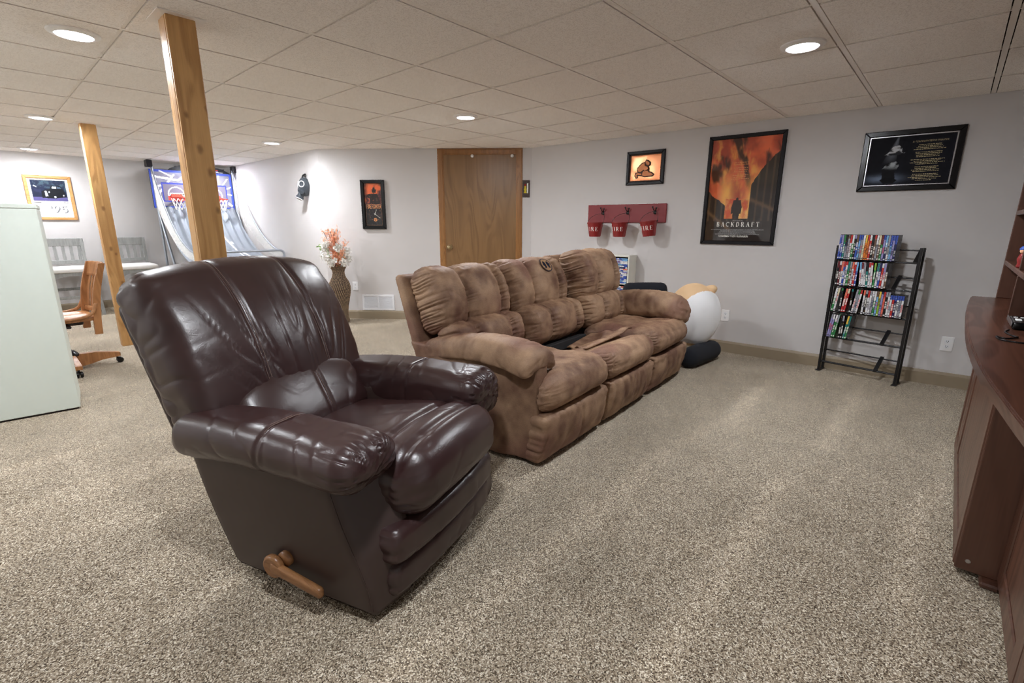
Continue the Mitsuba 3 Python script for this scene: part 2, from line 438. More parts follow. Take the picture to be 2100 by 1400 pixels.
# baseboards
def baseboard(key, a, b):
    a, b = np.array(a, float), np.array(b, float)
    L = np.linalg.norm(b - a); t = (b - a) / L; n = np.array([t[1], -t[0]])   # into the room
    prof = Polygon([(0.0, 0.0), (0.014, 0.0), (0.014, 0.088), (0.009, 0.1), (0.005, 0.108), (0.0, 0.108)])
    m = trimesh.creation.extrude_polygon(prof, L, engine='earcut'); v = m.vertices.copy()
    m.vertices = np.stack([a[0] + n[0] * (v[:, 0] + .0005) + t[0] * v[:, 2], a[1] + n[1] * (v[:, 0] + .0005) + t[1] * v[:, 2], v[:, 1]], 1)
    add(key, m, 'base_trim'); struct(key)
dt = (DB - DA) / np.linalg.norm(DB - DA); dn = np.array([dt[1], -dt[0]])
baseboard('baseboard_left', room[1], room[0])
baseboard('baseboard_alcove', room[0], room[5])
baseboard('baseboard_diagonal', DA, DA + dt * 1.45)
baseboard('baseboard_corner', DA + dt * 2.49, DB)
baseboard('baseboard_right', room[4], room[3])
baseboard('baseboard_east', room[3], room[2])

# frames for things on the walls: s along the wall, d out into the room, z up
class WallF:
    def __init__(s, o, t):
        s.o = np.array([*o, 0.0]); s.t = np.array([*t, 0.0]); s.n = np.array([t[1], -t[0], 0.0])
    def at(s, u, d, z): return s.o + s.t * u + s.n * d + np.array([0, 0, z])
    def __call__(s, m):   # local x along wall, y up, z out of the wall
        m = m.copy(); v = m.vertices
        m.vertices = s.o + v[:, :1] * s.t + v[:, 2:3] * s.n + v[:, 1:2] * np.array([0, 0, 1.0])
        return m
    def box(s, u0, u1, z0, z1, d0, d1, ch=.002): return s(cbox((u0, z0, d0), (u1, z1, d1), ch))
WD = WallF(DA, dt)
_t = np.array([1, 0.056]) / np.linalg.norm([1, 0.056])
WR = WallF((0, 1.647), _t)
WA = WallF((XW, -0.13), np.array([room[5][0] - XW, room[5][1] + 0.13]) / np.linalg.norm([room[5][0] - XW, room[5][1] + 0.13]))
WL = WallF((XW, 0.0), np.array([0.0, 1.0]))

# ---------------------------------------------------------------- door
D0, D1 = 1.455, 2.467      # outer edges of the trim along the diagonal wall
TW = 0.075
struct('door_1', 'flat brown wooden door in an oak frame')
add('door_1__slab', WD.box(D0 + TW - .004, D1 - TW + .004, 0.012, 1.985, 0.004, 0.012, .002), 'door_oak')
for a, b, z0, z1 in ((D0, D0 + TW, 0, H - .012), (D1 - TW, D1, 0, H - .012), (D0 + TW, D1 - TW, 1.985, H - .012)):
    add(num('door_1__trim'), M(WD.box(a, b, z0, z1, 0.0005, 0.016, .004), WD.box(a + .012, b - .012, z0 + (0.012 if z0 else 0), z1 - .012, 0.0005, 0.022, .005)), 'door_trim_oak')
knob = lathe([(0, 0), (.033, 0), (.033, .006), (.014, .012), (.012, .03), (.024, .038), (.028, .05), (.024, .062), (.012, .067), (0, .068)], 24)
def wd_place(m, W, u, z, d=0.0): return W(move(m, (u, z, d)))
add('door_1__handle', wd_place(knob, WD, D0 + TW + .05, 0.915, .012), 'brass', True); labels['door_1__handle'] = {'label': 'round brass door knob'}
for u in (1.875, 2.345):
    add(num('door_1__bumper'), wd_place(lathe([(0, 0), (.017, 0), (.019, .012), (.012, .022), (0, .024)], 16), WD, u, 1.968, .013), 'white_plastic', True)

# ---------------------------------------------------------------- posts
def post(key, x0, x1, y0, y1, label, seam):
    # bottom sits on the carpet, top runs into its ceiling collar
    add(key + '__shaft', cbox((x0, y0, 0.0), (x1 - .021, y1, H - .009), .004), 'pine')
    add(key + '__facing_board', cbox((x1 - .0195, y0, 0.0), (x1, y1, H - .009), .003), 'pine')
    c = extr(sbox(x0 - .035, y0 - .035, x1 + .035, y1 + .035).difference(sbox(x0 + .001, y0 + .001, x1 - .001, y1 - .001)), .004, at=H - .0125)
    add(key + '__ceiling_collar', c, 'grid_metal')
    lab(key, label, 'post')
post('wooden_post', -1.563, -1.449, -2.36, -2.247, 'knotty pine square post standing behind the dark leather recliner', True)
post('wooden_post_001', -4.861, -4.761, -2.252, -2.140, 'slim pine post standing between the oak swivel chair and the right counter stool', True)

# ---------------------------------------------------------------- recessed lamps
LAMP_NAMES = ['nearest the top of the knotty post', 'above the pine post by the filing cabinet', 'closest to the framed car picture', 'near the gas mask wall corner',
              'in front of the wooden door', 'on the ceiling above the media rack side', 'above the arcade basketball game', 'over the recliner', 'at the rear left', 'at the rear middle']
trim = lathe([(.074, -.0085), (.078, -.006), (.098, -.001), (.1, .002), (.1, .006), (.074, .006)], 40)
lens = lathe([(0.0, -.016), (.03, -.0145), (.055, -.0105), (.074, -.004)], 40)
lens.invert() if lens.face_normals[:, 2].mean() > 0 else None
trim_ply = mikit.ply(trim, 'lamp_trim', 30)
scene['lens_white'] = {'type': 'twosided', 'bsdf': {'type': 'diffuse', 'reflectance': rgb((240, 240, 240))}}
lens_ply = mikit.ply(lens, 'lens_white', emitter={'type': 'area', 'radiance': {'type': 'rgb', 'value': list(LAMP_RADIANCE)}})
for (x, y), nm in zip(LAMPS, LAMP_NAMES):
    key = num('ceiling_lamp')
    to = T().translate([x, y, H - .0145])
    scene[key + '__trim_ring'] = {**trim_ply, 'to_world': to}
    scene[key + '__diffuser'] = {**lens_ply, 'to_world': to}
    lab(key, 'round recessed white ceiling lamp ' + nm, 'ceiling lamp', 'recessed ceiling lamps')

# ---------------------------------------------------------------- outlets and the vent
def outlet(key, W, u, z, label):
    add(key + '__plate', W(soft((u - .036, z - .056, .0005), (u + .036, z + .056, .006), .003, .01)), 'white_plastic', True)
    for dz in (-.0195, .0195):
        add(num(key + '__socket'), W(move(extr(Point(0, 0).buffer(.0165).intersection(sbox(-.0165, -.0125, .0165, .0125)), .0075), (u, z + dz, 0))), 'white_metal')
        add(num(key + '__slots'), M(*[W(cbox((u + a - .0014, z + dz - .002, .0072), (u + a + .0014, z + dz + .006, .0082), .0003)) for a in (-.0055, .0055)],
                                    W(move(extr(Point(0, 0).buffer(.0024), .001), (u, z + dz - .0075, .0072)))), 'dark_gap')
    lab(key, label, 'outlet')
outlet('wall_outlet', WR, -.3205, .3525, 'white wall outlet beside the white bellied plush toy')
outlet('wall_outlet_001', WR, 1.2715, .327, 'white wall outlet between the media rack and the brown cabinet')
outlet('wall_outlet_002', WD, .345, .418, 'white wall outlet behind the woven vase')
vk = 'wall_vent'
u0, u1, z0, z1 = .425, .84, .112, .312
add(vk + '__frame', M(WD.box(u0, u1, z0, z0 + .024, .0005, .012), WD.box(u0, u1, z1 - .024, z1, .0005, .012), WD.box(u0, u0 + .024, z0, z1, .0005, .012), WD.box(u1 - .024, u1, z0, z1, .0005, .012),
                       WD.box((u0 + u1) / 2 - .008, (u0 + u1) / 2 + .008, z0, z1, .0005, .012)), 'white_metal')
add(vk + '__backing', WD.box(u0 + .01, u1 - .01, z0 + .01, z1 - .01, .0004, .002), 'white_metal')
for k in range(11):
    z = z0 + .03 + k * .0138
    for a, b in ((u0 + .02, (u0 + u1) / 2 - .006), ((u0 + u1) / 2 + .006, u1 - .02)):
        add(num(vk + '__louver'), WD(rot(cbox((a, -.0055, -.0008), (b, .0055, .0008), .0003), [1, 0, 0], 40)).apply_translation([0, 0, z]).apply_translation(WD.n * .006), 'white_metal')
lab(vk, 'white louvered wall vent low on the wall between the vase and the brown sofa', 'vent')
# ---------------------------------------------------------------- leather recliner
RF = Frame((0.0715, -2.454, 0.0), 18.5)
RK = 'leather_recliner'
lab(RK, 'dark brown leather recliner with a wooden side lever in the foreground', 'recliner')
def rc(name, mesh, bsdf='leather', smooth=True):
    return add(num(RK + '__' + name), RF(mesh), bsdf, smooth)
rc('base', cbox((-.52, .10, 0.0), (-.05, .72, .09), .01), 'black_cloth', False)

xf = lambda z: np.interp(z, [.03, .12, .22, .33, .42, .50], [0, -.010, -.045, -.095, -.130, -.14])
xb = lambda z: -.60 - (z - .03) * .40
def side_warp(y_out, y_in):
    def w(p, q):
        z = p[:, 2]
        s = (p[:, 0] - (-.7)) / .7
        yy = (p[:, 1] - y_out) / (y_in - y_out)
        front = xf(z) + 0.10 * np.clip(yy, 0, 1) * np.clip((z - .03) / .2, .35, 1)
        x = xb(z) * (1 - s) + front * s
        y = p[:, 1] + np.sign(y_out - y_in) * 0.010 * np.sin(np.clip((z - .03) / .45, 0, 1) * np.pi) * np.clip(1 - yy, 0, 1)
        return np.stack([x, y, z], 1)
    return w
rc('side_panel', soft((-.7, 0.0, .03), (0, .16, .50), .014, .02, side_warp(0.0, .16)), 'leather_vinyl')
rc('side_panel', soft((-.7, .655, .03), (0, .815, .50), .014, .02, side_warp(.815, .655)), 'leather_vinyl')
for yy_, sg_ in ((0.0, 1), (.815, -1)):
    zz_ = np.linspace(.05, .44, 24)
    rc('panel_piping', tube(np.stack([xf(zz_) - .006, yy_ - sg_ * (.010 * np.sin((zz_ - .03) / .45 * np.pi) - .0025), zz_], 1), .0022, 6), 'leather_vinyl')
rc('inner_body', cbox((-.62, .15, .08), (-.02, .665, .36), .02), 'leather_vinyl', False)

def pad_warp(yc):
    def w(p, q):
        u = (p[:, 0] + .80) / .815                       # 0 at the back, 1 at the front
        v = np.clip(q[:, 1], -1, 1)
        z = p[:, 2] + .030 * np.sin(np.clip(u, 0, 1) * np.pi) - .02 * (1 - u) - .01
        # the roll droops and swells at the front end
        tip = np.clip((u - .72) / .28, 0, 1)
        z = z + .012 * tip + .010 * tip * np.clip(-2 * q[:, 2], 0, 1)
        y = yc + (p[:, 1] - yc) * (0.86 + .16 * np.sin(np.clip(u * 1.05, 0, 1) * np.pi * .62)) * (1 + .16 * tip)
        low = np.clip(-q[:, 2], 0, 1)
        y = yc + (y - yc) * (1 - .12 * low ** 2)
        return np.stack([p[:, 0], y, z], 1)
    return w
yc_of = lambda y: np.where(y < .4, .04, .765)
def pad_wr(p, q):
    x, y, z = p.T
    g = crease(np.stack([x * 15 + y * 7 + 1.2 * meshkit.noise(np.stack([x * 6, y * 6, z * 6], 1), 4), y * 6 + z * 4, z * 7], 1), 3) * (0.5 + 0.5 * meshkit.noise(np.stack([x * 5, y * 5, z * 5], 1), 5))
    front = np.exp(-((x - .0) / .085) ** 2)
    rays = ridge(np.stack([np.arctan2(z - .5, y - yc_of(y)) * 9, x * 6, y * 0], 1), 9)
    seam = bump1(x, -.34 + .12 * (z - .5), .008)
    return -.0040 * g - .007 * front * rays - .006 * seam + .002 * bump1(x, -.34 + .12 * (z - .5), .025)
for yc, zb_, hw_ in ((.042, .432, .116), (.768, .37, .118)):
    rc('arm_pad', soft((-.80, yc - hw_, zb_), (.015, yc + hw_, .59), .072, .0065, pad_warp(yc), pad_wr))
for yc in (.04, .765):     # the stitched band across each arm
    for dx in (-.005, .005):
        a = np.linspace(-.1, math.pi + .1, 26)
        pts = np.stack([-.34 + dx + 0 * a, yc + .104 * np.cos(a), .515 + .088 * np.sin(a)], 1)
        wp = pad_warp(yc)
        hh = np.array([.43, .108, .0775]); cc = np.array([-.37, yc, .5125])
        loc = np.stack([pts[:, 0] - cc[0], .108 * np.cos(a), .0775 * np.sin(a)], 1)
        loc[:, 1:] /= np.maximum(np.abs(loc[:, 1:]) / hh[1:], 0).max(1, keepdims=True)
        loc = round_pts(loc, hh, .072)
        rc('arm_stitching', tube(wp(loc + cc, loc / hh) + [0, 0, -.0005], .0016, 5), 'thread')

# seat
def seat_warp(p, q):
    x, y, z = p.T
    u = np.clip((x + .56) / .69, 0, 1)
    top = np.clip((z - .27) / .24, 0, 1)
    f = np.clip((x + .06) / .19, 0, 1)
    wid = 1 + .015 * f                                 # the front spreads out in front of the arms
    yn = np.clip((y - .405) / .30, -1, 1)
    zz = z + top * (-.070 * (1 - u) ** 1.3 + .035 * (1 - yn ** 2) * (0.4 + u))
    zz = zz - top * (.016 * bump1(x, -.10, .018) + .013 * bump1(x, .005, .016))
    xx = x + f * .038 * (1 - yn ** 2) * np.sin(np.clip((z - .24) / .30, 0, 1) * np.pi)
    return np.stack([xx, .405 + (y - .405) * wid, zz], 1)
def seat_wr(p, q):
    x, y, z = p.T
    e = np.exp(-(1 - np.abs(q[:, 1])) / .16)
    g = ridge(np.stack([x * 26, y * 4, z * 34], 1), 11) * e * np.clip((x + .1) / .15, 0, 1)
    w = crease(np.stack([x * 9 + y * 3, y * 9 - x * 3, z * 9], 1), 14)
    return -.009 * g - .0025 * w
rc('seat_cushion', soft((-.60, .115, .275), (.090, .690, .500), .095, .008, seat_warp, seat_wr))
def foot_warp(xo, bul):
    def w(p, q):
        yn = np.clip((p[:, 1] - .405) / .33, -1, 1)
        return np.stack([p[:, 0] + xo + bul * (1 - yn ** 2) * (q[:, 0] > 0), p[:, 1], p[:, 2]], 1)
    return w
def foot_wr(p, q):
    e = np.exp(-(1 - np.abs(q[:, 1])) / .08)
    g = ridge(np.stack([p[:, 0] * 4, p[:, 1] * 3, p[:, 2] * 26], 1), 21) * e
    w = ridge(np.stack([p[:, 0] * 6, p[:, 1] * 24, p[:, 2] * 5], 1), 23) ** 2
    return -.009 * g - .0028 * w
rc('footrest_panel', soft((-.06, .055, .163), (.052, .70, .288), .036, .009, foot_warp(0, .03), foot_wr))
rc('footrest_panel', soft((-.06, .055, .050), (.042, .695, .170), .036, .009, foot_warp(0, .028), foot_wr))

# back: local plane leaning 25 degrees; a across (0.. .82), b up the slope, c out of the face
LEAN = math.radians(25)
BO = np.array([-.735, .405, .46]); BU = np.array([-math.sin(LEAN), 0, math.cos(LEAN)]); BN = np.array([math.cos(LEAN), 0, math.sin(LEAN)]); BA = np.array([0, 1.0, 0])
def on_back(P):      # (a, b, c) -> local chair
    return BO + P[:, :1] * BA + P[:, 1:2] * BU + P[:, 2:3] * BN
def back_warp(p, q):
    a, b, c = p.T
    an = np.clip(a / .41, -1, 1)
    bb = b / .60
    top = np.clip((bb - .62) / .38, 0, 1)
    a2 = a * (1 + .015 * np.sin(np.clip(bb, 0, 1) * np.pi))
    b2 = b + .030 * np.clip(bb, 0, 1) ** 2 * (1 - an ** 2) + .02 * np.clip(bb, 0, 1)
    front = np.clip((c + .06) / .14, 0, 1)
    c2 = c + front * (.060 * (1 - an ** 2) + .05 * np.sin(np.clip(bb * 1.05, 0, 1) * np.pi) * (1 - .5 * an ** 2)) - .04 * top ** 2 * front
    c2 = c2 - front * .012 * (bump1(a, -.145, .012) + bump1(a, .145, .012)) * np.clip(b / .1, 0, 1)
    return on_back(np.stack([a2, b2, c2], 1))
def back_wr(p, q):
    a, b, c = p.T
    e = np.exp(-(1 - np.abs(q[:, 0])) / .14)
    side = ridge(np.stack([a * 3, b * 20 + 3 * np.abs(a), c * 10], 1), 31) * e
    low = np.clip(1 - b / .36, 0, 1)
    fan = crease(np.stack([np.arctan2(a, b + .35) * 21 + 1.3 * meshkit.noise(np.stack([a * 4, b * 4, c], 1), 8), b * 2.5, c * 2], 1), 33)
    w = ridge(np.stack([a * 10 + b * 2, b * 5, c * 4], 1), 35) ** 2 * bump1(b, .38, .16)
    topg = ridge(np.stack([a * 30, b * 3, c * 12], 1), 39) * np.clip((b - .5) / .1, 0, 1)
    return -.007 * side - .006 * fan * (low + .5 * bump1(b, .28, .18)) * np.clip((.38 - np.abs(a)) / .06, 0, 1) - .0015 * w - .0015 * topg
bh, bc, br = np.array([.405, .295, .10]), np.array([.005, .295, -.02]), .06
rc('back_cushion', soft(bc - bh, bc + bh, br, .007, back_warp, back_wr))
def on_soft(ab, cc, hh, r, warp, off=.001):
    """points on the +c face of a soft() block"""
    L = np.column_stack([ab[:, 0] - cc[0], ab[:, 1] - cc[1], np.full(len(ab), hh[2])])
    R = round_pts(L, hh, r)
    return warp(R + cc, R / hh) + off * BN
for s in (-1, 1):
    for d in (-.006, .006):
        b = np.linspace(.03, .60, 40)
        rc('back_stitching', tube(on_soft(np.stack([0 * b + s * .145 + d, b], 1), bc, bh, br, back_warp, -.001), .0013, 5), 'thread')
def shell_warp(p, q):
    return on_back(np.stack([p[:, 0], p[:, 1], p[:, 2]], 1))
rc('back_shell', soft((-.39, -.02, -.13), (.39, .545, -.085), .022, .03, shell_warp), 'leather_vinyl')
# lumbar pillow with an arched top
def lum_warp(p, q):
    a, b, c = p.T
    an = np.clip(a / .30, -1, 1)
    up = np.clip((b + .10) / .24, 0, 1)
    b2 = b + .075 * up * (1 - np.abs(an) ** 2.5) - .03 * up
    c2 = c + .035 * (1 - an ** 4) * (q[:, 2] > -.5) - .05 * up ** 2 + .004
    c2 = c2 - .008 * bump1(a, .03 + .02 * up, .012) * (q[:, 2] > 0)
    return on_back(np.stack([a, b2, c2], 1))
def lum_wr(p, q):
    a, b, c = p.T
    w = crease(np.stack([a * 7 + b * 6, b * 12 - a * 4, c * 3], 1), 41)
    g = ridge(np.stack([a * 22, b * 3, c * 3], 1), 43) * np.exp(-(1 - np.abs(q[:, 1])) / .2)
    return -.003 * w - .004 * g
lc, lh = np.array([-.005, .0, .075]), np.array([.315, .14, .075])
rc('lumbar_cushion', soft(lc - lh, lc + lh, .07, .007, lum_warp, lum_wr))
for d in (-.006, .006):
    b = np.linspace(-.07, .14, 18)
    rc('lumbar_stitching', tube(on_soft(np.stack([.03 + .02 * np.clip((b + .1) / .24, 0, 1) + d, b], 1), lc, lh, .07, lum_warp, -.001), .0013, 5), 'thread')
# lever
disc = lathe([(0, -.004), (.033, -.004), (.039, .002), (.040, .014), (.035, .021), (.030, .022), (.027, .0205), (0, .0205)], 28)
disc.vertices = np.stack([disc.vertices[:, 0], -disc.vertices[:, 2], disc.vertices[:, 1]], 1)
HP = np.array([-.372, -.012, .118])
hub = lathe([(0, 0), (.026, 0), (.026, .022), (0, .022)], 20); hub.vertices = np.stack([hub.vertices[:, 0], -hub.vertices[:, 2], hub.vertices[:, 1]], 1)
lev = soft((-.005, -.037, -.019), (.205, -.012, .019), .011, .006, lambda p, q: np.stack([p[:, 0], p[:, 1], p[:, 2] * (1.05 - .16 * np.clip(p[:, 0] / .2, 0, 1)) - .03 * np.clip(p[:, 0] / .2, 0, 1)], 1))
rc('lever', M(move(disc, HP + [0, -.012, 0]), move(lev, HP)), 'handle_oak')
rc('lever_hub', move(hub, HP + [.035, .012, .025]), 'handle_oak')
# ---------------------------------------------------------------- three seat suede sofa
SF = Frame((-0.155, -1.40, 0.0), 4.1)
SK = 'suede_sofa'
lab(SK, 'brown three seat microsuede reclining sofa with puffy channelled back cushions', 'sofa')
def sf(name, mesh, bsdf='suede', smooth=True):
    return add(num(SK + '__' + name), SF(mesh), bsdf, smooth)
SY = [(.0, .695), (.70, 1.375), (1.38, 2.06)]
sf('base', cbox((-.80, .06, 0), (-.06, 2.05, .10), .01), 'black_cloth', False)
sf('inner_body', cbox((-.74, .12, .08), (-.03, 2.0, .30), .02), 'suede_dark', False)

def s_side(y_out, y_in):
    sgn = np.sign(y_out - y_in)
    def w(p, q):
        z = p[:, 2]; s = np.clip((p[:, 0] + .92) / .92, 0, 1)
        xbk = -.62 - .62 * np.clip(z - .02, 0, 1)
        x = xbk * (1 - s) + (-.040 + .005 * np.clip(z / .5, 0, 1)) * s
        yy = np.clip((p[:, 1] - y_out) / (y_in - y_out), 0, 1)
        inset = .05 * np.clip((s - .62) / .38, 0, 1) * (1 - yy) * (1 - .6 * np.clip(z / .5, 0, 1))    # front facet turns inwards
        puff = .018 * np.sin(np.clip(s, 0, 1) * np.pi) * np.sin(np.clip(z / .5, 0, 1) * np.pi) * (1 - yy)
        return np.stack([x, p[:, 1] + sgn * (puff - inset), z], 1)
    return w
def side_wr(p, q):
    return -.006 * ridge(np.stack([p[:, 0] * 5 + p[:, 2] * 2, p[:, 1] * 3, p[:, 2] * 4], 1), 51) ** 2
sf('side_panel', soft((-.92, .0, .02), (0, .13, .53), .018, .018, s_side(0, .13), side_wr))
sf('side_panel', soft((-.92, 1.995, .02), (0, 2.125, .53), .018, .018, s_side(2.125, 1.995), side_wr))

# arm pads: a flat saddle with a turned-down lip on the near side, a full roll on the far side
def arm_warp(yc, hw, lip):
    def w(p, q):
        x, y, z = p.T
        u = np.clip((x + .84) / .85, 0, 1)
        tip = np.clip((u - .75) / .25, 0, 1)
        v = np.clip((y - yc) / hw, -1, 1)
        ww = .62 + .42 * np.sin(np.clip(u, 0, 1) * np.pi * .58)
        z2 = z + .045 * np.sin(u * np.pi * .9) - .055 * (1 - u) ** 2 - lip * .055 * np.abs(v) ** 2.4 * (.4 + .6 * u) - .035 * tip ** 2 * (1 - lip * .3)
        return np.stack([x, yc + (y - yc) * ww * (1 + .12 * tip), z2], 1)
    return w
def arm_wr(p, q):
    x, y, z = p.T
    g = ridge(np.stack([x * 16, y * 5, z * 5], 1), 53) ** 2
    front = np.exp(-((x - .02) / .07) ** 2) * ridge(np.stack([x * 3, y * 24, z * 24], 1), 55)
    return -.007 * g - .011 * front
sf('arm_pad', soft((-.82, -.040, .485), (-.025, .200, .60), .05, .009, arm_warp(.08, .12, 1.0), arm_wr))
sf('arm_pad', soft((-.66, 1.915, .41), (.03, 2.145, .635), .10, .009, arm_warp(2.03, .115, .25), arm_wr))

# backs
def back_piece(y0, y1, xb0, z0, z1, lean, thick, cuts, bulge, seed, name='back_cushion', roll=0.03):
    """One pillow row of one seat's back: local a across, b up, c out."""
    yc, hw, hb = (y0 + y1) / 2, (y1 - y0) / 2, (z1 - z0) / 2 / math.cos(lean)
    U = np.array([-math.sin(lean), 0, math.cos(lean)]); N = np.array([math.cos(lean), 0, math.sin(lean)])
    O = np.array([xb0, yc, z0])
    edges = [-hw, *cuts, hw]
    def prof(a):
        t = np.zeros_like(a); s = np.ones_like(a)
        for e0, e1 in zip(edges[:-1], edges[1:]):
            k = (a >= e0) & (a <= e1)
            v = np.clip(2 * (a - e0) / (e1 - e0) - 1, -1, 1)
            t = np.where(k, (1 - np.abs(v) ** 3.2) ** .5 * min(1, .45 + (e1 - e0) / .35), t)
        return t
    def warp(p, q):
        a, b, c = p.T
        bn = np.clip(b / (2 * hb), 0, 1)
        front = np.clip((c + .3 * thick) / (.6 * thick), 0, 1)
        c2 = c + front * bulge * (prof(a) * (.55 + .6 * np.sin(bn * np.pi)) + .25 * np.sin(bn * np.pi)) - front * roll * np.clip((bn - .75) / .25, 0, 1) ** 2
        b2 = b + .02 * bn * (prof(a) - .3) - .012 * (1 - bn) * prof(a)
        return O + a[:, None] * [0, 1, 0] + b2[:, None] * U + c2[:, None] * N
    def wr(p, q):
        a, b, c = p.T
        d = np.min([np.abs(a - e) for e in edges], axis=0)
        g = ridge(np.stack([a * 4, b * 62, c * 8], 1), seed) * np.exp(-d / .045) + .6 * ridge(np.stack([a * 3, b * 17, c * 4], 1), seed + 5) * np.exp(-d / .08)
        e = ridge(np.stack([a * 60, b * 5, c * 8], 1), seed + 1) * np.exp(-np.minimum(b, 2 * hb - b).clip(0) / .04)
        w = ridge(np.stack([a * 5 + b * 3, b * 7, c * 4], 1), seed + 2) ** 3
        return -.012 * g - .009 * e - .004 * w
    lo, hi = np.array([-hw, 0, -thick / 2]), np.array([hw, 2 * hb, thick / 2])
    cc, hh, r = (lo + hi) / 2, (hi - lo) / 2, min(.07, thick * .45, hb * .8)
    sf(name, soft(lo, hi, r, .0048, warp, wr))
    def surf(A, B, off):
        L = np.column_stack([A, B - cc[1], np.full(len(A), hh[2])])
        R = round_pts(L, hh, r)
        return warp(R + cc, R / hh) + off * N
    return surf
L1 = math.radians(21)
tops = [back_piece(.035, .69, -.785, .575, .93, L1, .17, [-.085, .225], .075, 60),
        back_piece(.70, 1.375, -.775, .575, .935, L1, .17, [-.11, .22], .075, 70),
        back_piece(1.385, 1.985, -.655, .615, .985, math.radians(16), .17, [-.09, .18], .075, 80)]
back_piece(.05, .69, -.655, .42, .645, math.radians(17), .16, [-.13, .19], .045, 90, 'lumbar_cushion', 0.05)
back_piece(.70, 1.375, -.625, .39, .655, math.radians(15), .17, [-.10, .22], .055, 93, 'lumbar_cushion', 0.05)
back_piece(1.385, 1.985, -.575, .42, .675, math.radians(12), .16, [-.08, .2], .045, 96, 'lumbar_cushion', 0.05)
# the outside of the back, one board per seat
for (y0, y1), (zt, xo) in zip(SY, ((.90, -.82), (.90, -.81), (.95, -.71))):
    def ow_(p, q, xo=xo):
        return np.stack([p[:, 0] - .34 * np.clip(p[:, 2] - .1, 0, 1), p[:, 1], p[:, 2]], 1)
    sf('back_panel', soft((xo + .02, y0 + .02, .04), (xo + .10, min(y1 - .012, 1.985), zt), .03, .025, ow_))

# seats
def seat_piece(y0, y1, x0, x1, z0, z1, seed, dip=0.02, name='seat_cushion', tl=0.0, tr=0.0):
    yc, hw = (y0 + y1) / 2, (y1 - y0) / 2
    def warp(p, q):
        x, y, z = p.T
        u = np.clip((x - x0) / (x1 - x0), 0, 1); yn = np.clip((y - yc) / hw, -1, 1)
        top = np.clip((z - z0) / (z1 - z0), 0, 1)
        f = np.clip((x - x1 + .16) / .16, 0, 1)
        z2 = z + top * (.022 * (1 - yn ** 4) * (.5 + .5 * u) - dip * (1 - u) ** 1.2 - .012 * bump1(u, .52, .08))
        x2 = x + f * .03 * (1 - yn ** 4) * np.sin(np.clip((z - z0) / (z1 - z0), 0, 1) * np.pi)
        tt = np.clip((x + .075) / .05, 0, 1); tt = tt * tt * (3 - 2 * tt)      # the nose runs out in front of the arm
        y = y - tl * tt * np.clip((.2 - yn) / 1.2, 0, 1) ** 2 + tr * tt * np.clip((.2 + yn) / 1.2, 0, 1) ** 2
        return np.stack([x2, y, z2], 1)
    def wr(p, q):
        x, y, z = p.T
        e = np.exp(-(1 - np.abs(q[:, 1])) / .14) * np.clip((x - x1 + .25) / .2, 0, 1)
        g = ridge(np.stack([x * 48, y * 4, z * 55], 1), seed) * e
        lines = ridge(np.stack([x * 20 + 2 * meshkit.noise(np.stack([x * 3, y * 4, z * 3], 1), seed + 3), y * 1.4, z * 18], 1), seed + 1) * np.clip(1 - np.abs(q[:, 1]) ** 6, 0, 1)
        w = ridge(np.stack([x * 6, y * 6, z * 6], 1), seed + 2) ** 3
        return -.013 * g - .0045 * lines - .003 * w
    sf(name, soft((x0, y0, z0), (x1, y1, z1), .085, .0058, warp, wr))
seat_piece(.12, SY[0][1], -.60, .025, .265, .465, 100, .02, tl=.115)
seat_piece(*SY[1], -.40, .025, .265, .465, 104, .09)
seat_piece(SY[2][0], 2.0, -.58, .025, .275, .465, 108, .015, tr=.075)
# what shows in the gap behind the sunken middle seat
sf('seat_well', M(cbox((-.62, .72, .28), (-.36, 1.36, .325), .006)), 'suede')
sf('mechanism_box', rot(cbox((-.545, .80, .34), (-.475, 1.30, .40), .006), [0, 1, 0], -12, (-.51, 0, .37)), 'black_cloth', False)
sf('well_back', cbox((-.67, .76, .25), (-.61, 1.32, .44), .01), 'black_cloth', False)
# the slack cover of the sunken middle seat: a sagging sheet with thickness
fu, fv = np.meshgrid(np.linspace(0, 1, 26), np.linspace(0, 1, 26), indexing='ij')
ca, cb, cc_, cd_ = (np.array(q) for q in ((-.455, .99, .372), (-.20, .80, .440), (-.465, 1.35, .405), (-.15, 1.36, .478)))
sh = ((1 - fu)[..., None] * ((1 - fv)[..., None] * ca + fv[..., None] * cb) + fu[..., None] * ((1 - fv)[..., None] * cc_ + fv[..., None] * cd_))
sh[..., 2] += -.035 * np.sin(np.pi * fu) * np.sin(np.pi * np.clip(fv, 0, .8) / .8) + .010 * np.sin(fu * 9 + fv * 14) * np.sin(np.pi * fv) + .022 * np.exp(-((fu - .92) / .1) ** 2) * fv
gi = np.arange(26 * 26).reshape(26, 26)
gq = np.stack([gi[:-1, :-1], gi[1:, :-1], gi[1:, 1:], gi[:-1, 1:]], -1).reshape(-1, 4)
sheet_v = np.vstack([sh.reshape(-1, 3), sh.reshape(-1, 3) - [0, 0, .01]])
rim = np.concatenate([gi[0, :], gi[1:, -1], gi[-1, -2::-1], gi[-2:0:-1, 0]])
rq = np.stack([rim, np.roll(rim, -1), np.roll(rim, -1) + 676, rim + 676], 1)
sf('slack_cover', (sheet_v, np.vstack([gq, gq[:, ::-1] + 676, rq])), 'suede')
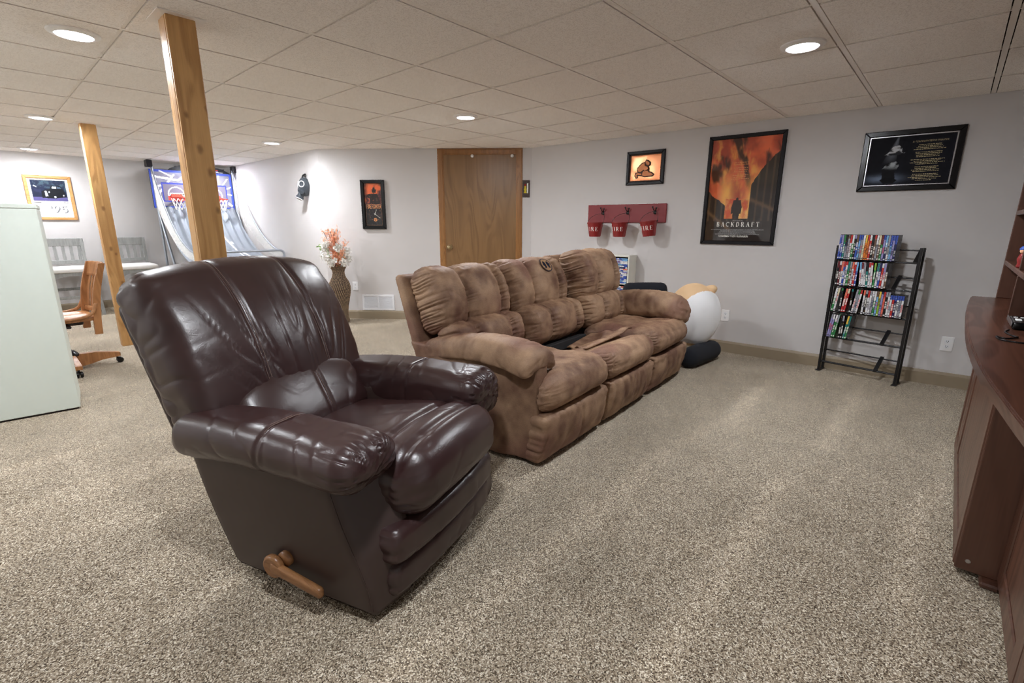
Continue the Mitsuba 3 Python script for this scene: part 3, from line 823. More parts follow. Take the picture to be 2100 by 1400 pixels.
# footrests
def fr(y0, y1, seed):
    yc, hw = (y0 + y1) / 2, (y1 - y0) / 2
    def warp(p, q):
        yn = np.clip((p[:, 1] - yc) / hw, -1, 1); zn = np.clip((p[:, 2] - .02) / .27, 0, 1)
        x = p[:, 0] + (q[:, 0] > 0) * .022 * (1 - np.abs(yn) ** 3) * np.sin(zn * np.pi) - .045 * (1 - zn) ** 1.5
        return np.stack([x, p[:, 1], p[:, 2]], 1)
    def wr(p, q):
        e = np.exp(-(1 - np.abs(q[:, 1])) / .08)
        g = ridge(np.stack([p[:, 0] * 4, p[:, 1] * 3, p[:, 2] * 28], 1), seed) * e
        w = ridge(np.stack([p[:, 0] * 4, p[:, 1] * 12, p[:, 2] * 4 + p[:, 1] * 3], 1), seed + 1) ** 2
        return -.011 * g - .008 * w
    sf('footrest_panel', soft((-.07, y0, .02), (.034, y1, .283), .03, .009, warp, wr))
for k, (y0, y1) in enumerate(SY):
    fr(y0 + (.012 if k == 0 else .006), y1 - .006, 120 + 4 * k)
# embroidered oval on the middle back: two duck heads in navy inside a ring
n1, n2 = 56, 42
A, B = np.meshgrid(np.linspace(-1, 1, n1), np.linspace(-1, 1, n2), indexing='ij')
duck = shapely.union_all([Polygon([(-.62, -.05), (-.50, .42), (-.28, .52), (-.12, .36), (-.10, .1), (-.16, -.42), (-.52, -.50), (-.42, -.2)]).buffer(.02),
                          Polygon([(.12, .02), (.18, .38), (.34, .50), (.52, .36), (.62, .16), (.86, .02), (.58, -.02), (.52, -.3), (.66, -.48), (.22, -.5)]).buffer(.02)])
inside = shapely.contains_xy(duck, A.ravel(), B.ravel()); rr = np.hypot(A, B).ravel()
col = np.where(inside[:, None], lin((24, 26, 42)), lin((142, 112, 84)))
col = np.where(((rr > .86))[:, None], lin((40, 38, 48)), col)
R_ = np.maximum(np.abs(A), np.abs(B)); H_ = np.hypot(A, B); S_ = np.where(H_ > 0, R_ / np.maximum(H_, 1e-9), 1)
S_ = np.where(R_ > 0, S_, 1)
Aq, Bq = (A * S_).ravel(), (B * S_).ravel()      # the square grid pulled into a disc
inside = shapely.contains_xy(duck, Aq, Bq); rr = np.hypot(Aq, Bq)
col = np.where(inside[:, None], lin((24, 26, 42)), lin((150, 118, 88)))
col = np.where((rr > .88)[:, None], lin((40, 38, 48)), col)
pp = tops[1](.06 + .060 * Aq, .285 + .050 * Bq, .006)
ii = np.arange(n1 * n2).reshape(n1, n2)
ff = np.stack([ii[:-1, :-1], ii[1:, :-1], ii[1:, 1:], ii[:-1, 1:]], -1).reshape(-1, 4)
add(SK + '__embroidered_emblem', (SF.pts(pp), ff), 'printed_matte', True, color=col)
labels[SK + '__embroidered_emblem'] = {'label': 'oval embroidered emblem with navy duck heads'}
# recline latch cup on the near side
ring_ = tube(np.array([[.035 * math.cos(a), 0, .028 * math.sin(a)] for a in np.linspace(0, 2 * math.pi, 24, endpoint=False)]), .008, 8, closed=True)
sf('recline_latch', move(M(ring_, cbox((-.012, -.006, -.05), (.012, .008, -.015), .003)), (-.275, -.026, .405)), 'black_metal')
# ---------------------------------------------------------------- things on the walls
def frame_mesh(W, u0, u1, z0, z1, w, d, ch=.004):
    """Four mitred rails."""
    out = []
    for a, b, c, e in (((u0, z0), (u1, z0), (u1 - w, z0 + w), (u0 + w, z0 + w)), ((u1, z0), (u1, z1), (u1 - w, z1 - w), (u1 - w, z0 + w)),
                       ((u1, z1), (u0, z1), (u0 + w, z1 - w), (u1 - w, z1 - w)), ((u0, z1), (u0, z0), (u0 + w, z0 + w), (u0 + w, z1 - w))):
        q = Polygon([a, b, c, e])
        low = np.array(q.exterior.coords)[:-1]
        top = np.array(q.buffer(-ch, join_style=2).exterior.coords)[:-1]
        pts = np.vstack([np.column_stack([low, np.full(len(low), .001)]), np.column_stack([low, np.full(len(low), d - ch)]), np.column_stack([top, np.full(len(top), d)])])
        out.append(W(from_m3(m3.Manifold.hull_points(pts))))
    return out

def framed(key, W, u0, u1, z0, z1, w, d, bsdf, inner=None, glass=True, tilt=0):
    for m in frame_mesh(W, u0, u1, z0, z1, w, d):
        add(num(key + '__frame_rail'), m, bsdf)
    if inner:
        w2, b2 = inner
        for m in frame_mesh(W, u0 + w, u1 - w, z0 + w, z1 - w, w2, d * .6, .002):
            add(num(key + '__inner_rail'), m, b2)
        w = w + w2
    add(key + '__backing', W.box(u0 + .005, u1 - .005, z0 + .005, z1 - .005, .0006, .004), 'black_frame')
    if glass:
        add(key + '__glass', W(extr(sbox(u0 + w - .001, z0 + w - .001, u1 - w + .001, z1 - w + .001), .0004, at=d * .42)), 'glass_sheet')
    return u0 + w, u1 - w, z0 + w, z1 - w
scene['glass_sheet'] = {'type': 'thindielectric', 'int_ior': 1.32}

def sheet(key, W, u0, z0, w, h, d, nx, ny, fn, bsdf='printed_matte'):
    return painted(key, fn, W.at(u0, d, z0), W.t, [0, 0, 1.0], w, h, nx, ny, bsdf)

def on_wall(W, m, u, z, d):
    return W(move(m, (u, z, d)))

def N2(u, v, s, seed=0, o=4):
    return meshkit.fbm(np.stack([u * s, v * s, 0 * u + seed * 3.7], -1), o, seed)
def mixc(a, b, t):
    return np.asarray(a) * (1 - t[:, None]) + np.asarray(b) * t[:, None]
def sst(a, b, x):
    t = np.clip((x - a) / (b - a), 0, 1); return t * t * (3 - 2 * t)
def polymask(P, U, V):
    return shapely.contains_xy(P, U, V)
def word_lines(rng, x0, x1, ys, h, center=True, fill=(.55, .95)):
    """Rows of word-sized dashes: print too small in the photograph to read."""
    q = []
    for y in ys:
        w = (x1 - x0) * rng.uniform(*fill); x = (x0 + x1) / 2 - w / 2 if center else x0; e = x + w
        while x < e - h:
            k = min(rng.uniform(1.2, 5) * h, e - x)
            q.append(sbox(x, y, x + k, y + h)); x += k + h * .7
    return q

def lines_of(key, quads, W, bsdf):
    rows = {}
    for q in quads: rows.setdefault(round(q.bounds[1], 4), []).append(q)
    for r in rows.values():
        add(num(key), on_wall(W, M(*[extr(q, .0004) for q in r]), 0, 0, .006), bsdf)

# ---- the large film poster, a plain stand-in of fire over a dark stairway
U0, U1, Z0, Z1 = -.617, .012, 1.017, 1.965
k = 'film_poster'
a, b, c, d_ = framed(k, WR, U0, U1, Z0, Z1, .032, .022, 'black_frame')
pw, ph = b - a, d_ - c
def fire(U, V):
    x, y = U / pw, V / ph
    n = N2(x, y * 1.3, 5, 1); n2 = N2(x + 3, y, 14, 2); n3 = N2(x * 1.5 + .6 * y, y * .8 - x * .4, 4, 3)
    c0 = mixc(lin((176, 70, 46)), lin((236, 118, 74)), sst(.3, .7, n))
    c0 = mixc(c0, lin((240, 176, 88)), sst(.50, .70, N2(x * 2.2, y * 1.1, 4, 5) * .6 + .4 * n2) * .8)
    c0 = mixc(c0, lin((52, 28, 26)), sst(.60, .72, n3) * sst(.45, .62, y) * .95)
    # the two columns of bright flame
    for cx, w in ((.33, .10), (.66, .08)):
        col = np.exp(-((x - cx - .10 * (N2(x * 0, y, 5, 7) - .5) - (y - .3) * .12 * np.sign(cx - .5)) / w) ** 2) * sst(.12, .3, y) * sst(.75, .45, y)
        c0 = mixc(c0, lin((246, 190, 96)), np.clip(col * (0.4 + 1.2 * n2), 0, 1) * .9)
    # dark banks left and right, the lit opening between
    left = (y < .50 - .55 * x + .06 * (n2 - .5)) | (y < .22)
    right = (y < .18 + .52 * (x - .60) * 2 * (x > .60) + .34 * (x > .64) - .35 * np.clip(x - .8, 0, 1) + .05 * (n2 - .5))
    dark = (left & (x < .28)) | (right & (x > .62)) | (y < .225)
    rail = np.clip(np.exp(-((y - (.30 - .5 * x)) / .02) ** 2) * (x < .4) + np.exp(-((y - (.42 - .30 * (x - .62))) / .02) ** 2) * (x > .62), 0, 1) + .5 * (np.sin(x * 62) > .72) * (y > .2)
    dk = mixc(lin((40, 32, 28)), lin((104, 78, 52)), np.clip(rail, 0, 1) * .9)
    c0 = np.where(dark[:, None], dk, c0)
    door = (x > .28) & (x < .62) & (y > .225) & (y < .42)
    c0 = np.where(door[:, None], mixc(lin((206, 84, 44)), lin((250, 206, 120)), sst(.35, .65, n2 * .6 + .4 * n)), c0)
    man = shapely.affinity.scale(shapely.union_all([Point(.455, .455).buffer(.022), Polygon([(.40, .44), (.51, .44), (.54, .36), (.53, .29), (.505, .30), (.50, .225), (.46, .225), (.455, .27), (.44, .225), (.41, .225), (.40, .30), (.375, .29), (.375, .36)]).buffer(.008)]), .86, .82, origin=(.455, .225))
    return np.where(polymask(man, x, y)[:, None], lin((40, 24, 22)), c0)
sheet(k + '__print', WR, a, c, pw, ph, .0055, 190, 280, fire)
tm, tw = serif('BACKDRAFT', .040, .36)
add(k + '__title', on_wall(WR, tm, (a + b) / 2 - tw / 2, c + .128, .006), 'white_print')
rng = np.random.default_rng(5)
small = word_lines(rng, a + .02, b - .02, c + np.array([.098, .088, .078, .068, .058]), .0042) + word_lines(rng, (a + b) / 2 - .05, (a + b) / 2 + .05, c + np.array([.178]), .004)
lines_of(k + '__credit_line', small, WR, 'grey_print')
top = word_lines(rng, a + .12, a + .40, c + ph - np.array([.205, .222, .25, .266, .282, .312, .328, .344]), .005, fill=(.35, .55))
lines_of(k + '__quote_line', top, WR, 'orange_print')
cs = meshkit.text_mesh('COMING THIS SUMMER', .016, .0004, True)
cs.vertices[:, 0] -= cs.bounds[1, 0] / 2
add(k + '__caption', on_wall(WR, cs, (a + b) / 2 - .03, c + .034, .006), 'white_print')
lab(k, 'tall black framed film poster of fire with the title BACKDRAFT', 'poster')

# ---- firefighter's prayer
k = 'framed_prayer'
a, b, c, d_ = framed(k, WR, .548, 1.128, 1.447, 1.876, .036, .024, 'black_gloss', (.010, 'silver'), glass=False)
pw, ph = b - a, d_ - c
def prayer(U, V):
    x, y = U / pw, V / ph
    c0 = mixc(lin((14, 14, 20)), lin((26, 28, 38)), N2(x, y, 3, 3))
    cone = sst(.10, .0, np.abs(x - .30) - .02 - .16 * (1 - y) + .02) * sst(.98, .8, np.abs(y - .5) * 2) 
    beam = np.clip(1 - np.abs(x - (.335 - .13 * (1 - y))) / (.012 + .15 * (1 - y)), 0, 1) * sst(.42, .75, y)
    c0 = c0 + beam[:, None] ** .7 * lin((120, 126, 136)) * .8
    pool = np.exp(-(((x - .22) / .20) ** 2 + ((y - .13) / .075) ** 2))
    c0 = c0 + pool[:, None] * lin((130, 146, 170)) * (0.4 + .8 * N2(x, y, 9, 4))[:, None]
    helm = shapely.union_all([Polygon([(.20, .64), (.25, .70), (.28, .80), (.35, .83), (.40, .76), (.40, .68), (.44, .66), (.36, .62), (.26, .62)])])
    m = polymask(helm, x, y); c0 = np.where(m[:, None], mixc(lin((40, 42, 48)), lin((196, 200, 206)), sst(.42, .58, N2(x, y, 22, 8))), c0)
    figure = shapely.union_all([Polygon([(.22, .12), (.20, .34), (.26, .46), (.34, .48), (.385, .42), (.37, .34), (.34, .26), (.36, .14), (.30, .08)]).buffer(.01)])
    m = polymask(figure, x, y)
    lit = sst(.30, .42, y) * sst(.35, .6, N2(x, y, 16, 9))
    c0 = np.where(m[:, None], mixc(lin((22, 22, 26)), lin((168, 176, 182)), lit), c0)
    m = polymask(Polygon([(.18, .10), (.24, .16), (.34, .15), (.40, .09), (.36, .03), (.24, .02)]), x, y)
    return np.where(m[:, None], lin((16, 17, 22)), c0)
sheet(k + '__print', WR, a, c, pw, ph, .0055, 130, 90, prayer)
ti = meshkit.text_mesh("A FIREFIGHTER'S PRAYER", .0115, .0004)
ti.vertices[:, 0] -= ti.bounds[1, 0] / 2
add(k + '__title', on_wall(WR, ti, a + pw * .715, c + ph * .86, .006), 'cream_print')
ys = []
y = c + ph * .80
for block in (4, 4, 4, 4, 4):
    for _ in range(block): ys.append(y); y -= ph * .0315
    y -= ph * .026
lines_of(k + '__verse_line', word_lines(rng, a + pw * .52, a + pw * .92, np.array(ys), .0042, fill=(.62, 1.0)) + word_lines(rng, a + pw * .52, a + pw * .92, np.array([c + ph * .065]), .0046, fill=(.45, .5)), WR, 'cream_print')
lab(k, "black framed A FIREFIGHTER'S PRAYER print above the media rack", 'framed print')

# ---- copper relief of a kneeling figure
k = 'copper_picture'
a, b, c, d_ = framed(k, WR, -1.425, -1.028, 1.583, 1.905, .030, .024, 'black_frame', (.010, 'bronze'), glass=False)
add(k + '__sheet', WR(soft((a - .003, c - .003, .004), (b + .003, d_ + .003, .0075), .0015, .02)), 'copper', True)
cx, cz, s = (a + b) / 2, (c + d_) / 2 - .01, .31
_kp = lambda *q: Polygon([((x - 700) / 950, (740 - y) / 950) for x, y in q]).buffer(0)
kneel = [_kp((480, 840), (600, 860), (600, 940), (560, 930), (450, 915), (465, 990), (420, 1000), (375, 940), (400, 850)),          # lower leg
         _kp((455, 780), (450, 720), (520, 640), (600, 575), (690, 555), (710, 600), (680, 660), (700, 720), (640, 800), (560, 840), (480, 830)),   # back
         _kp((695, 560), (720, 490), (790, 510), (860, 570), (850, 640), (800, 660), (740, 640)),                                    # bowed head
         _kp((610, 600), (700, 640), (800, 680), (830, 760), (770, 790), (700, 830), (640, 760), (595, 680)),                        # folded arm
         _kp((640, 800), (720, 800), (800, 770), (830, 840), (900, 850), (990, 920), (940, 960), (700, 970), (600, 940), (610, 860))]   # thigh and foot
fig = shapely.union_all([q.buffer(.012) for q in kneel])
layers = [extr(shapely.affinity.scale(q.buffer(-.016).simplify(.004), s, s, origin=(0, 0)), t, at=0) for q, t in zip(kneel, (.006, .010, .013, .014, .009))]
add(k + '__relief_outline', on_wall(WR, extr(shapely.affinity.scale(fig.buffer(.005).simplify(.004), s, s, origin=(0, 0)), .003), cx, cz, .0075), 'bronze')
for ly in layers: add(num(k + '__relief_limb'), on_wall(WR, ly, cx, cz, .0078), 'dark_copper')
lab(k, 'small black framed copper picture of a kneeling figure above the red board', 'framed picture')

# ---- red board, hooks, fire buckets
k = 'hook_board'
add(k + '__board', WR.box(-1.853, -.972, 1.212, 1.396, .001, .021, .004), 'red_paint')
BK = [(-1.70, 0.0, 0), (-1.413, .002, 0), (-1.118, .012, -7)]
for n, (u, dz, tl) in enumerate(BK):
    hp = u + .035
    pts = bez((hp, 1.30, .022), (hp, 1.298, .045), (hp, 1.306, .058), (hp, 1.322, .060))
    up = bez((hp, 1.318, .022), (hp - .012, 1.335, .040), (hp - .02, 1.36, .048))
    up2 = bez((hp, 1.318, .022), (hp + .012, 1.335, .040), (hp + .02, 1.352, .048))
    plate = cbox((hp - .011, 1.293, .021), (hp + .011, 1.33, .024), .002)
    add(num(k + '__hook'), WR(M(tube(pts, .0045, 8), tube(up, .0042, 8), tube(up2, .0042, 8), plate, trimesh.creation.icosphere(2, .008).apply_translation((hp - .02, 1.362, .049)), trimesh.creation.icosphere(2, .008).apply_translation((hp + .02, 1.354, .049)))), 'black_metal', 40)
lab(k, 'weathered red board with three black hooks', 'hook board')
names = ['left red FIRE bucket, on the hook nearest the door', 'middle red FIRE bucket on the red board', 'tilted red FIRE bucket on the hook nearest the poster']
for n, (u, dz, tl) in enumerate(BK):
    k = num('fire_bucket')
    zt, zb, cd = 1.212 + dz, 1.066 + dz, .125
    prof = [(0, 0), (.058, 0), (.061, .004), (.0835, .137), (.087, .139), (.087, .146), (.083, .146), (.059, .008), (0, .008)]
    bm = lathe(prof, 40)
    def put(m):
        m = rot(m, [0, 1, 0], tl, (0, 0, .26))
        v = m.vertices                       # bucket space: x along the wall, y out of the wall, z up
        return WR(trimesh.Trimesh(np.stack([u + v[:, 0], zb + v[:, 2], cd + v[:, 1]], 1), m.faces, process=False))
    add(k + '__pail', put(bm), 'bucket_red', 35)
    word, wl = serif('FIRE', .042, .30, .0012)
    v = word.subdivide().subdivide().vertices; fcs = word.subdivide().subdivide().faces
    ang = (v[:, 0] - wl / 2) / .074
    z_ = .058 + v[:, 1]; r_ = .061 + .0225 * (z_ - .004) / .133 + .0006 + v[:, 2]
    txt = trimesh.Trimesh(np.stack([r_ * np.sin(ang), r_ * np.cos(ang), z_], 1), fcs, process=False)
    add(k + '__lettering', put(txt), 'white_print')
    hk = .035
    t = np.linspace(0, math.pi, 24)
    hx, hy, hz = .1 * np.cos(t), -.05 * np.sin(t) ** 2, .14 + .098 * np.sin(t) ** .8
    ears = [tube([(s * .086, 0, .138), (s * .1, 0, .138)], .004, 8) for s in (-1, 1)]
    add(k + '__bail', put(M(tube(np.stack([.092 * np.cos(t) + hk * np.sin(t), hy, hz], 1), .0018, 6), *ears)), 'black_metal', True)
    lab(k, names[n], 'bucket', 'red FIRE buckets hanging on the board')

# ---- firefighter wall clock
k = 'wall_clock'
a, b, c, d_ = framed(k, WD, .503, .795, 1.128, 1.705, .040, .03, 'black_gloss')
pw, ph = b - a, d_ - c
def clockart(U, V):
    x, y = U / pw, V / ph
    n = N2(x, y * 2, 5, 4); n2 = N2(x, y * 2, 14, 6)
    c0 = mixc(lin((46, 30, 44)), lin((232, 110, 62)), sst(.38, .62, n * .6 + .4 * np.exp(-((x - .5) / .45) ** 2)) * sst(.50, .62, y))
    man = shapely.union_all([Point(.55, .84).buffer(.075), Polygon([(.42, .86), (.70, .86), (.66, .78), (.46, .78)]), Polygon([(.38, .76), (.74, .76), (.92, .56), (.80, .50), (.26, .50), (.30, .64), (.14, .68), (.14, .74)])])
    man = shapely.affinity.scale(man, 1, 1)
    c0 = np.where(polymask(man, x, y)[:, None], mixc(lin((34, 22, 22)), lin((110, 60, 46)), sst(.55, .7, n2)), c0)
    c0 = np.where((y < .48)[:, None], mixc(lin((26, 22, 26)), lin((60, 48, 52)), sst(.5, .75, n2)), c0)
    bord = (np.minimum(np.minimum(U, pw - U), np.minimum(V, ph - V)) - .008)
    return np.where((np.abs(bord) < .0018)[:, None], lin((170, 120, 84)), c0)
sheet(k + '__print', WD, a, c, pw, ph, .0055, 80, 190, clockart, 'printed')
tt = meshkit.text_mesh('FIRE FIGHTER', .030, .0004, True)
sx = (pw - .03) / tt.bounds[1, 0]
tt.vertices[:, 0] *= sx; tt.vertices[:, 1] *= 1.5
add(k + '__title', on_wall(WD, tt, a + .015, c + ph * .415, .006), 'orange_print')
cx, cz = a + pw * .55, c + ph * .28
hand = lambda ang, L, w: extr(Polygon([(-w, -.012), (w, -.012), (w * .5, L), (-w * .5, L)]), .0008)
add(k + '__hour_hand', on_wall(WD, rot(hand(0, .06, .003), [0, 0, 1], -22), cx, cz, .0065), 'white_print')
add(k + '__minute_hand', on_wall(WD, rot(hand(0, .085, .0026), [0, 0, 1], -128), cx, cz, .0075), 'white_print')
for h in range(12):
    if h == 6: continue
    an = math.radians(h * 30)
    add(num(k + '__hour_mark'), on_wall(WD, extr(Point(0, 0).buffer(.0035, 4), .0005), cx + .075 * math.sin(an), cz + .075 * math.cos(an), .006), 'orange_print')
em = M(extr(Point(0, 0).buffer(.021).difference(Point(0, 0).buffer(.012)), .0006), extr(Point(0, 0).buffer(.006), .0006))
add(k + '__badge', on_wall(WD, em, cx + .003, cz - .068, .006), 'orange_print')
lab(k, 'tall black framed firefighter clock between the gas mask and the door', 'wall clock')

# ---- thermometer plaque beside the door
k = 'thermometer_plaque'
def plaque(U, V):
    x, y = U / .085, V / .195
    c0 = mixc(lin((96, 84, 82)), lin((60, 54, 50)), N2(x, y * 2, 6, 7))
    hyd = shapely.union_all([sbox(.22, .28, .50, .58), Point(.36, .58).buffer(.14), sbox(.14, .24, .58, .31), sbox(.14, .42, .58, .50)])
    c0 = np.where(polymask(hyd, x, y)[:, None], lin((206, 188, 60)), c0)
    c0 = np.where((((x - .36) ** 2 + ((y - .72) * 2.2) ** 2) < .02)[:, None], lin((150, 40, 40)), c0)
    return c0
add(k + '__board', WD.box(2.470, 2.556, 1.502, 1.700, .001, .008, .002), 'grey_print')
painted(k + '__print', plaque, WD.at(2.4705, .0085, 1.5035), WD.t, [0, 0, 1.0], .085, .195, 30, 60, 'printed_matte')
add(k + '__tube', WD(soft((2.522, 1.55, .008), (2.537, 1.665, .014), .003, .006)), 'white_print', True)
lab(k, 'small fire hydrant thermometer plaque on the wall just right of the door', 'thermometer')

# ---- gas mask
k = 'gas_mask'
c0 = np.array([(-5.0 - XW), .0, 1.625])   # u, d, z on the alcove wall
def gm(m): return WA(trimesh.Trimesh(np.stack([c0[0] + m.vertices[:, 0], c0[2] + m.vertices[:, 2], np.maximum(.001, m.vertices[:, 1])], 1), m.faces, process=False))
face = trimesh.creation.icosphere(4, 1.0)
v = face.vertices
w_ = .072 * (1 - .28 * np.clip(-v[:, 2], 0, 1)) * (1 - .35 * np.clip(v[:, 2] - .3, 0, 1))
face.vertices = np.stack([v[:, 0] * w_, .035 + v[:, 1] * .075, .015 + v[:, 2] * .115], 1)
add(k + '__face_piece', gm(face), 'rubber_grey', True)
def ring_at(c, r, t, n):
    n = np.array(n, float); n /= np.linalg.norm(n); u = np.cross(n, [0, 0, 1]); u /= np.linalg.norm(u); w = np.cross(n, u)
    a = np.linspace(0, 2 * math.pi, 28, endpoint=False)
    return tube(np.array(c) + r * (np.cos(a)[:, None] * u + np.sin(a)[:, None] * w), t, 8, closed=True)
def disc_at(c, r, dep, n):
    n = np.array(n, float); n /= np.linalg.norm(n)
    return tube([np.array(c), np.array(c) + n * dep * .6, np.array(c) + n * dep], [r, r, r * .85], 24)
for s in (-1, 1):
    n = (s * .55, .8, .1); cc = (s * .040, .092, .045)
    add(num(k + '__eye_rim'), gm(ring_at(cc, .035, .006, n)), 'white_metal', True)
    add(num(k + '__eye_lens'), gm(disc_at(np.array(cc) - .012 * np.array(n), .034, .012, n)), 'lens_dark', 40)
add(k + '__canister', gm(M(disc_at((-.012, .075, -.065), .040, .055, (-.12, .45, -.88)), disc_at((-.017, .095, -.105), .046, .03, (-.12, .45, -.88)))), 'rubber_grey', 40)
add(k + '__canister_band', gm(ring_at((-.021, .109, -.133), .043, .006, (-.12, .45, -.88))), 'white_metal', True)
add(k + '__valve', gm(M(disc_at((-.05, .070, -.025), .024, .026, (-.6, .8, 0)), ring_at((-.063, .088, -.025), .020, .005, (-.6, .8, 0)))), 'rubber_grey', 40)
add(k + '__speech_valve', gm(disc_at((.035, .09, -.05), .028, .028, (.5, .8, -.2))), 'rubber_grey', 40)
add(k + '__head_strap', gm(M(tube(bez((0, .06, .10), (.0, .045, .145), (.004, .02, .165)), .010, 8), ring_at((.004, .018, .152), .018, .005, (0, 1, 0)))), 'black_cloth', True)
lab(k, 'grey gas mask with a canister hanging near the wall corner', 'gas mask')

# ---- framed calendar picture with a vintage car
k = 'framed_car_picture'
a, b, c, d_ = framed(k, WL, -2.512, -2.05, 1.225, 1.785, .036, .02, 'frame_oak')
pw, ph = b - a, d_ - c
def carart(U, V):
    x, y = U / pw, V / ph
    c0 = np.tile(lin((236, 236, 238)), (len(x), 1))
    ph_ = (x > .07) & (x < .93) & (y > .42) & (y < .955)
    n = N2(x, y, 11, 5)
    pic = mixc(lin((26, 34, 58)), lin((60, 80, 90)), sst(.45, .7, n) * sst(.62, .75, y))
    pic = np.where((y < .52)[:, None], lin((86, 82, 128)), pic)
    P = lambda *q: Polygon(q)
    def put(poly, col, cur):
        return np.where(polymask(poly, x, y)[:, None], lin(col), cur)
    pic = put(P((.30, .50), (.30, .66), (.38, .71), (.52, .73), (.56, .83), (.80, .82), (.86, .70), (.90, .62), (.88, .53), (.60, .49)), (18, 20, 26), pic)
    pic = put(P((.57, .745), (.585, .805), (.68, .805), (.68, .745)), (196, 204, 214), pic)
    pic = put(P((.70, .75), (.70, .80), (.78, .795), (.81, .75)), (70, 84, 100), pic)
    pic = put(P((.385, .54), (.375, .68), (.43, .69), (.455, .55)), (186, 186, 192), pic)
    pic = put(Point(.49, .655).buffer(.022), (226, 230, 234), pic)
    pic = put(Point(.62, .53).buffer(.045), (24, 24, 28), pic); pic = put(Point(.62, .53).buffer(.028), (226, 228, 232), pic)
    pic = put(Point(.84, .575).buffer(.032), (24, 24, 28), pic); pic = put(Point(.84, .575).buffer(.018), (220, 222, 228), pic)
    pic = put(P((.12, .80), (.20, .77), (.21, .79), (.14, .83)), (206, 214, 220), pic)
    pic = put(P((.12, .68), (.12, .74), (.30, .70), (.30, .62)), (36, 40, 70), pic)
    c0 = np.where(ph_[:, None], pic, c0)
    c0 = np.where((((x > .07) & (x < .25)) | ((x > .78) & (x < .93)))[:, None] & (np.abs(y - .385) < .006)[:, None], lin((90, 90, 92)), c0)
    return c0
sheet(k + '__print', WL, a, c, pw, ph, .0055, 110, 130, carart)
t9 = meshkit.text_mesh("'95", .085, .0006, False)
add(k + '__year_shadow', on_wall(WL, M(t9, move(t9, (.004, -.003, 0))), a + pw * .42, c + ph * .12, .006), 'shadow_print')
add(k + '__year', on_wall(WL, meshkit.text_mesh("'95", .085, .001, False), a + pw * .42 - .006, c + ph * .12 + .004, .0062), 'white_print')
lab(k, "oak framed calendar print of a vintage black car over the year '95", 'framed picture')
# ---------------------------------------------------------------- black wire media rack
RK_ = Frame((.507, 1.556, 0.0), -8.2)
k = 'media_rack'
def rk(name, mesh, bsdf='black_metal', smooth=False): return add(num(k + '__' + name), RK_(mesh), bsdf, smooth)
for x in (0.0, .52):
    fl = cbox((x - .009, -.012, .006), (x + .009, .012, 1.036), .002)
    bk = cbox((x - .009, .078, .006), (x + .009, .094, 1.034), .002)
    rk('side_post', fl); rk('side_post', bk)
    rk('foot', cbox((x - .018, -.03, 0), (x + .018, .094, .008), .003))
for z in (.08, .295, .51, .72, .925):
    rk('front_rod', tube([(-.005, 0.0, z), (.525, 0.0, z)], .0055, 10), smooth=40)
    rk('lower_rod', tube([(-.005, .024, z + .0015), (.525, .024, z + .0015)], .004, 8), smooth=40)
    rk('rear_rod', tube([(-.005, .090, z + .088), (.525, .090, z + .088)], .0055, 10), smooth=40)
for xx, z in ((.385, .08), (.395, .295), (.40, .72), (.497, .925)):
    a, b = np.array([xx, -.004, z + .002]), np.array([xx + .01, .096, z + .098])
    st = from_m3(m3.Manifold.hull_points(np.array([[p[0] + s * .012, p[1] + t * .003, p[2] + t2] for p in (a, b) for s in (-1, 1) for t in (-1, 1) for t2 in (-.007, .007)])))
    rk('divider', st)
lab(k, 'black metal wire media rack half filled with disc cases', 'media rack')

DVD_H, DVD_D = .190, .116
PAL = {'blue': (60, 84, 170), 'navy': (34, 40, 84), 'teal': (36, 122, 118), 'white': (226, 226, 228), 'grey': (150, 152, 160), 'black': (26, 26, 30), 'green': (52, 128, 74), 'lime': (142, 180, 60),
       'red': (190, 52, 52), 'orange': (222, 126, 46), 'yellow': (224, 190, 84), 'sky': (120, 172, 214), 'cream': (222, 214, 180), 'lilac': (150, 146, 196), 'salmon': (222, 116, 96), 'maroon': (110, 40, 48), 'brown': (110, 86, 70)}
CASE = {}
for nm, c in (('black', (24, 24, 28)), ('white', (214, 216, 220)), ('blue', (58, 92, 180)), ('green', (60, 120, 70)), ('red', (150, 40, 40))):
    mat('case_' + nm, c, 0.3)
def case_ply(w, h, d, col):
    key = (round(w, 4), h, d, col)
    if key not in CASE: CASE[key] = mikit.ply(cbox((-w / 2, .0006, 0), (w / 2, d, h), .0012), 'case_' + col)
    return CASE[key]
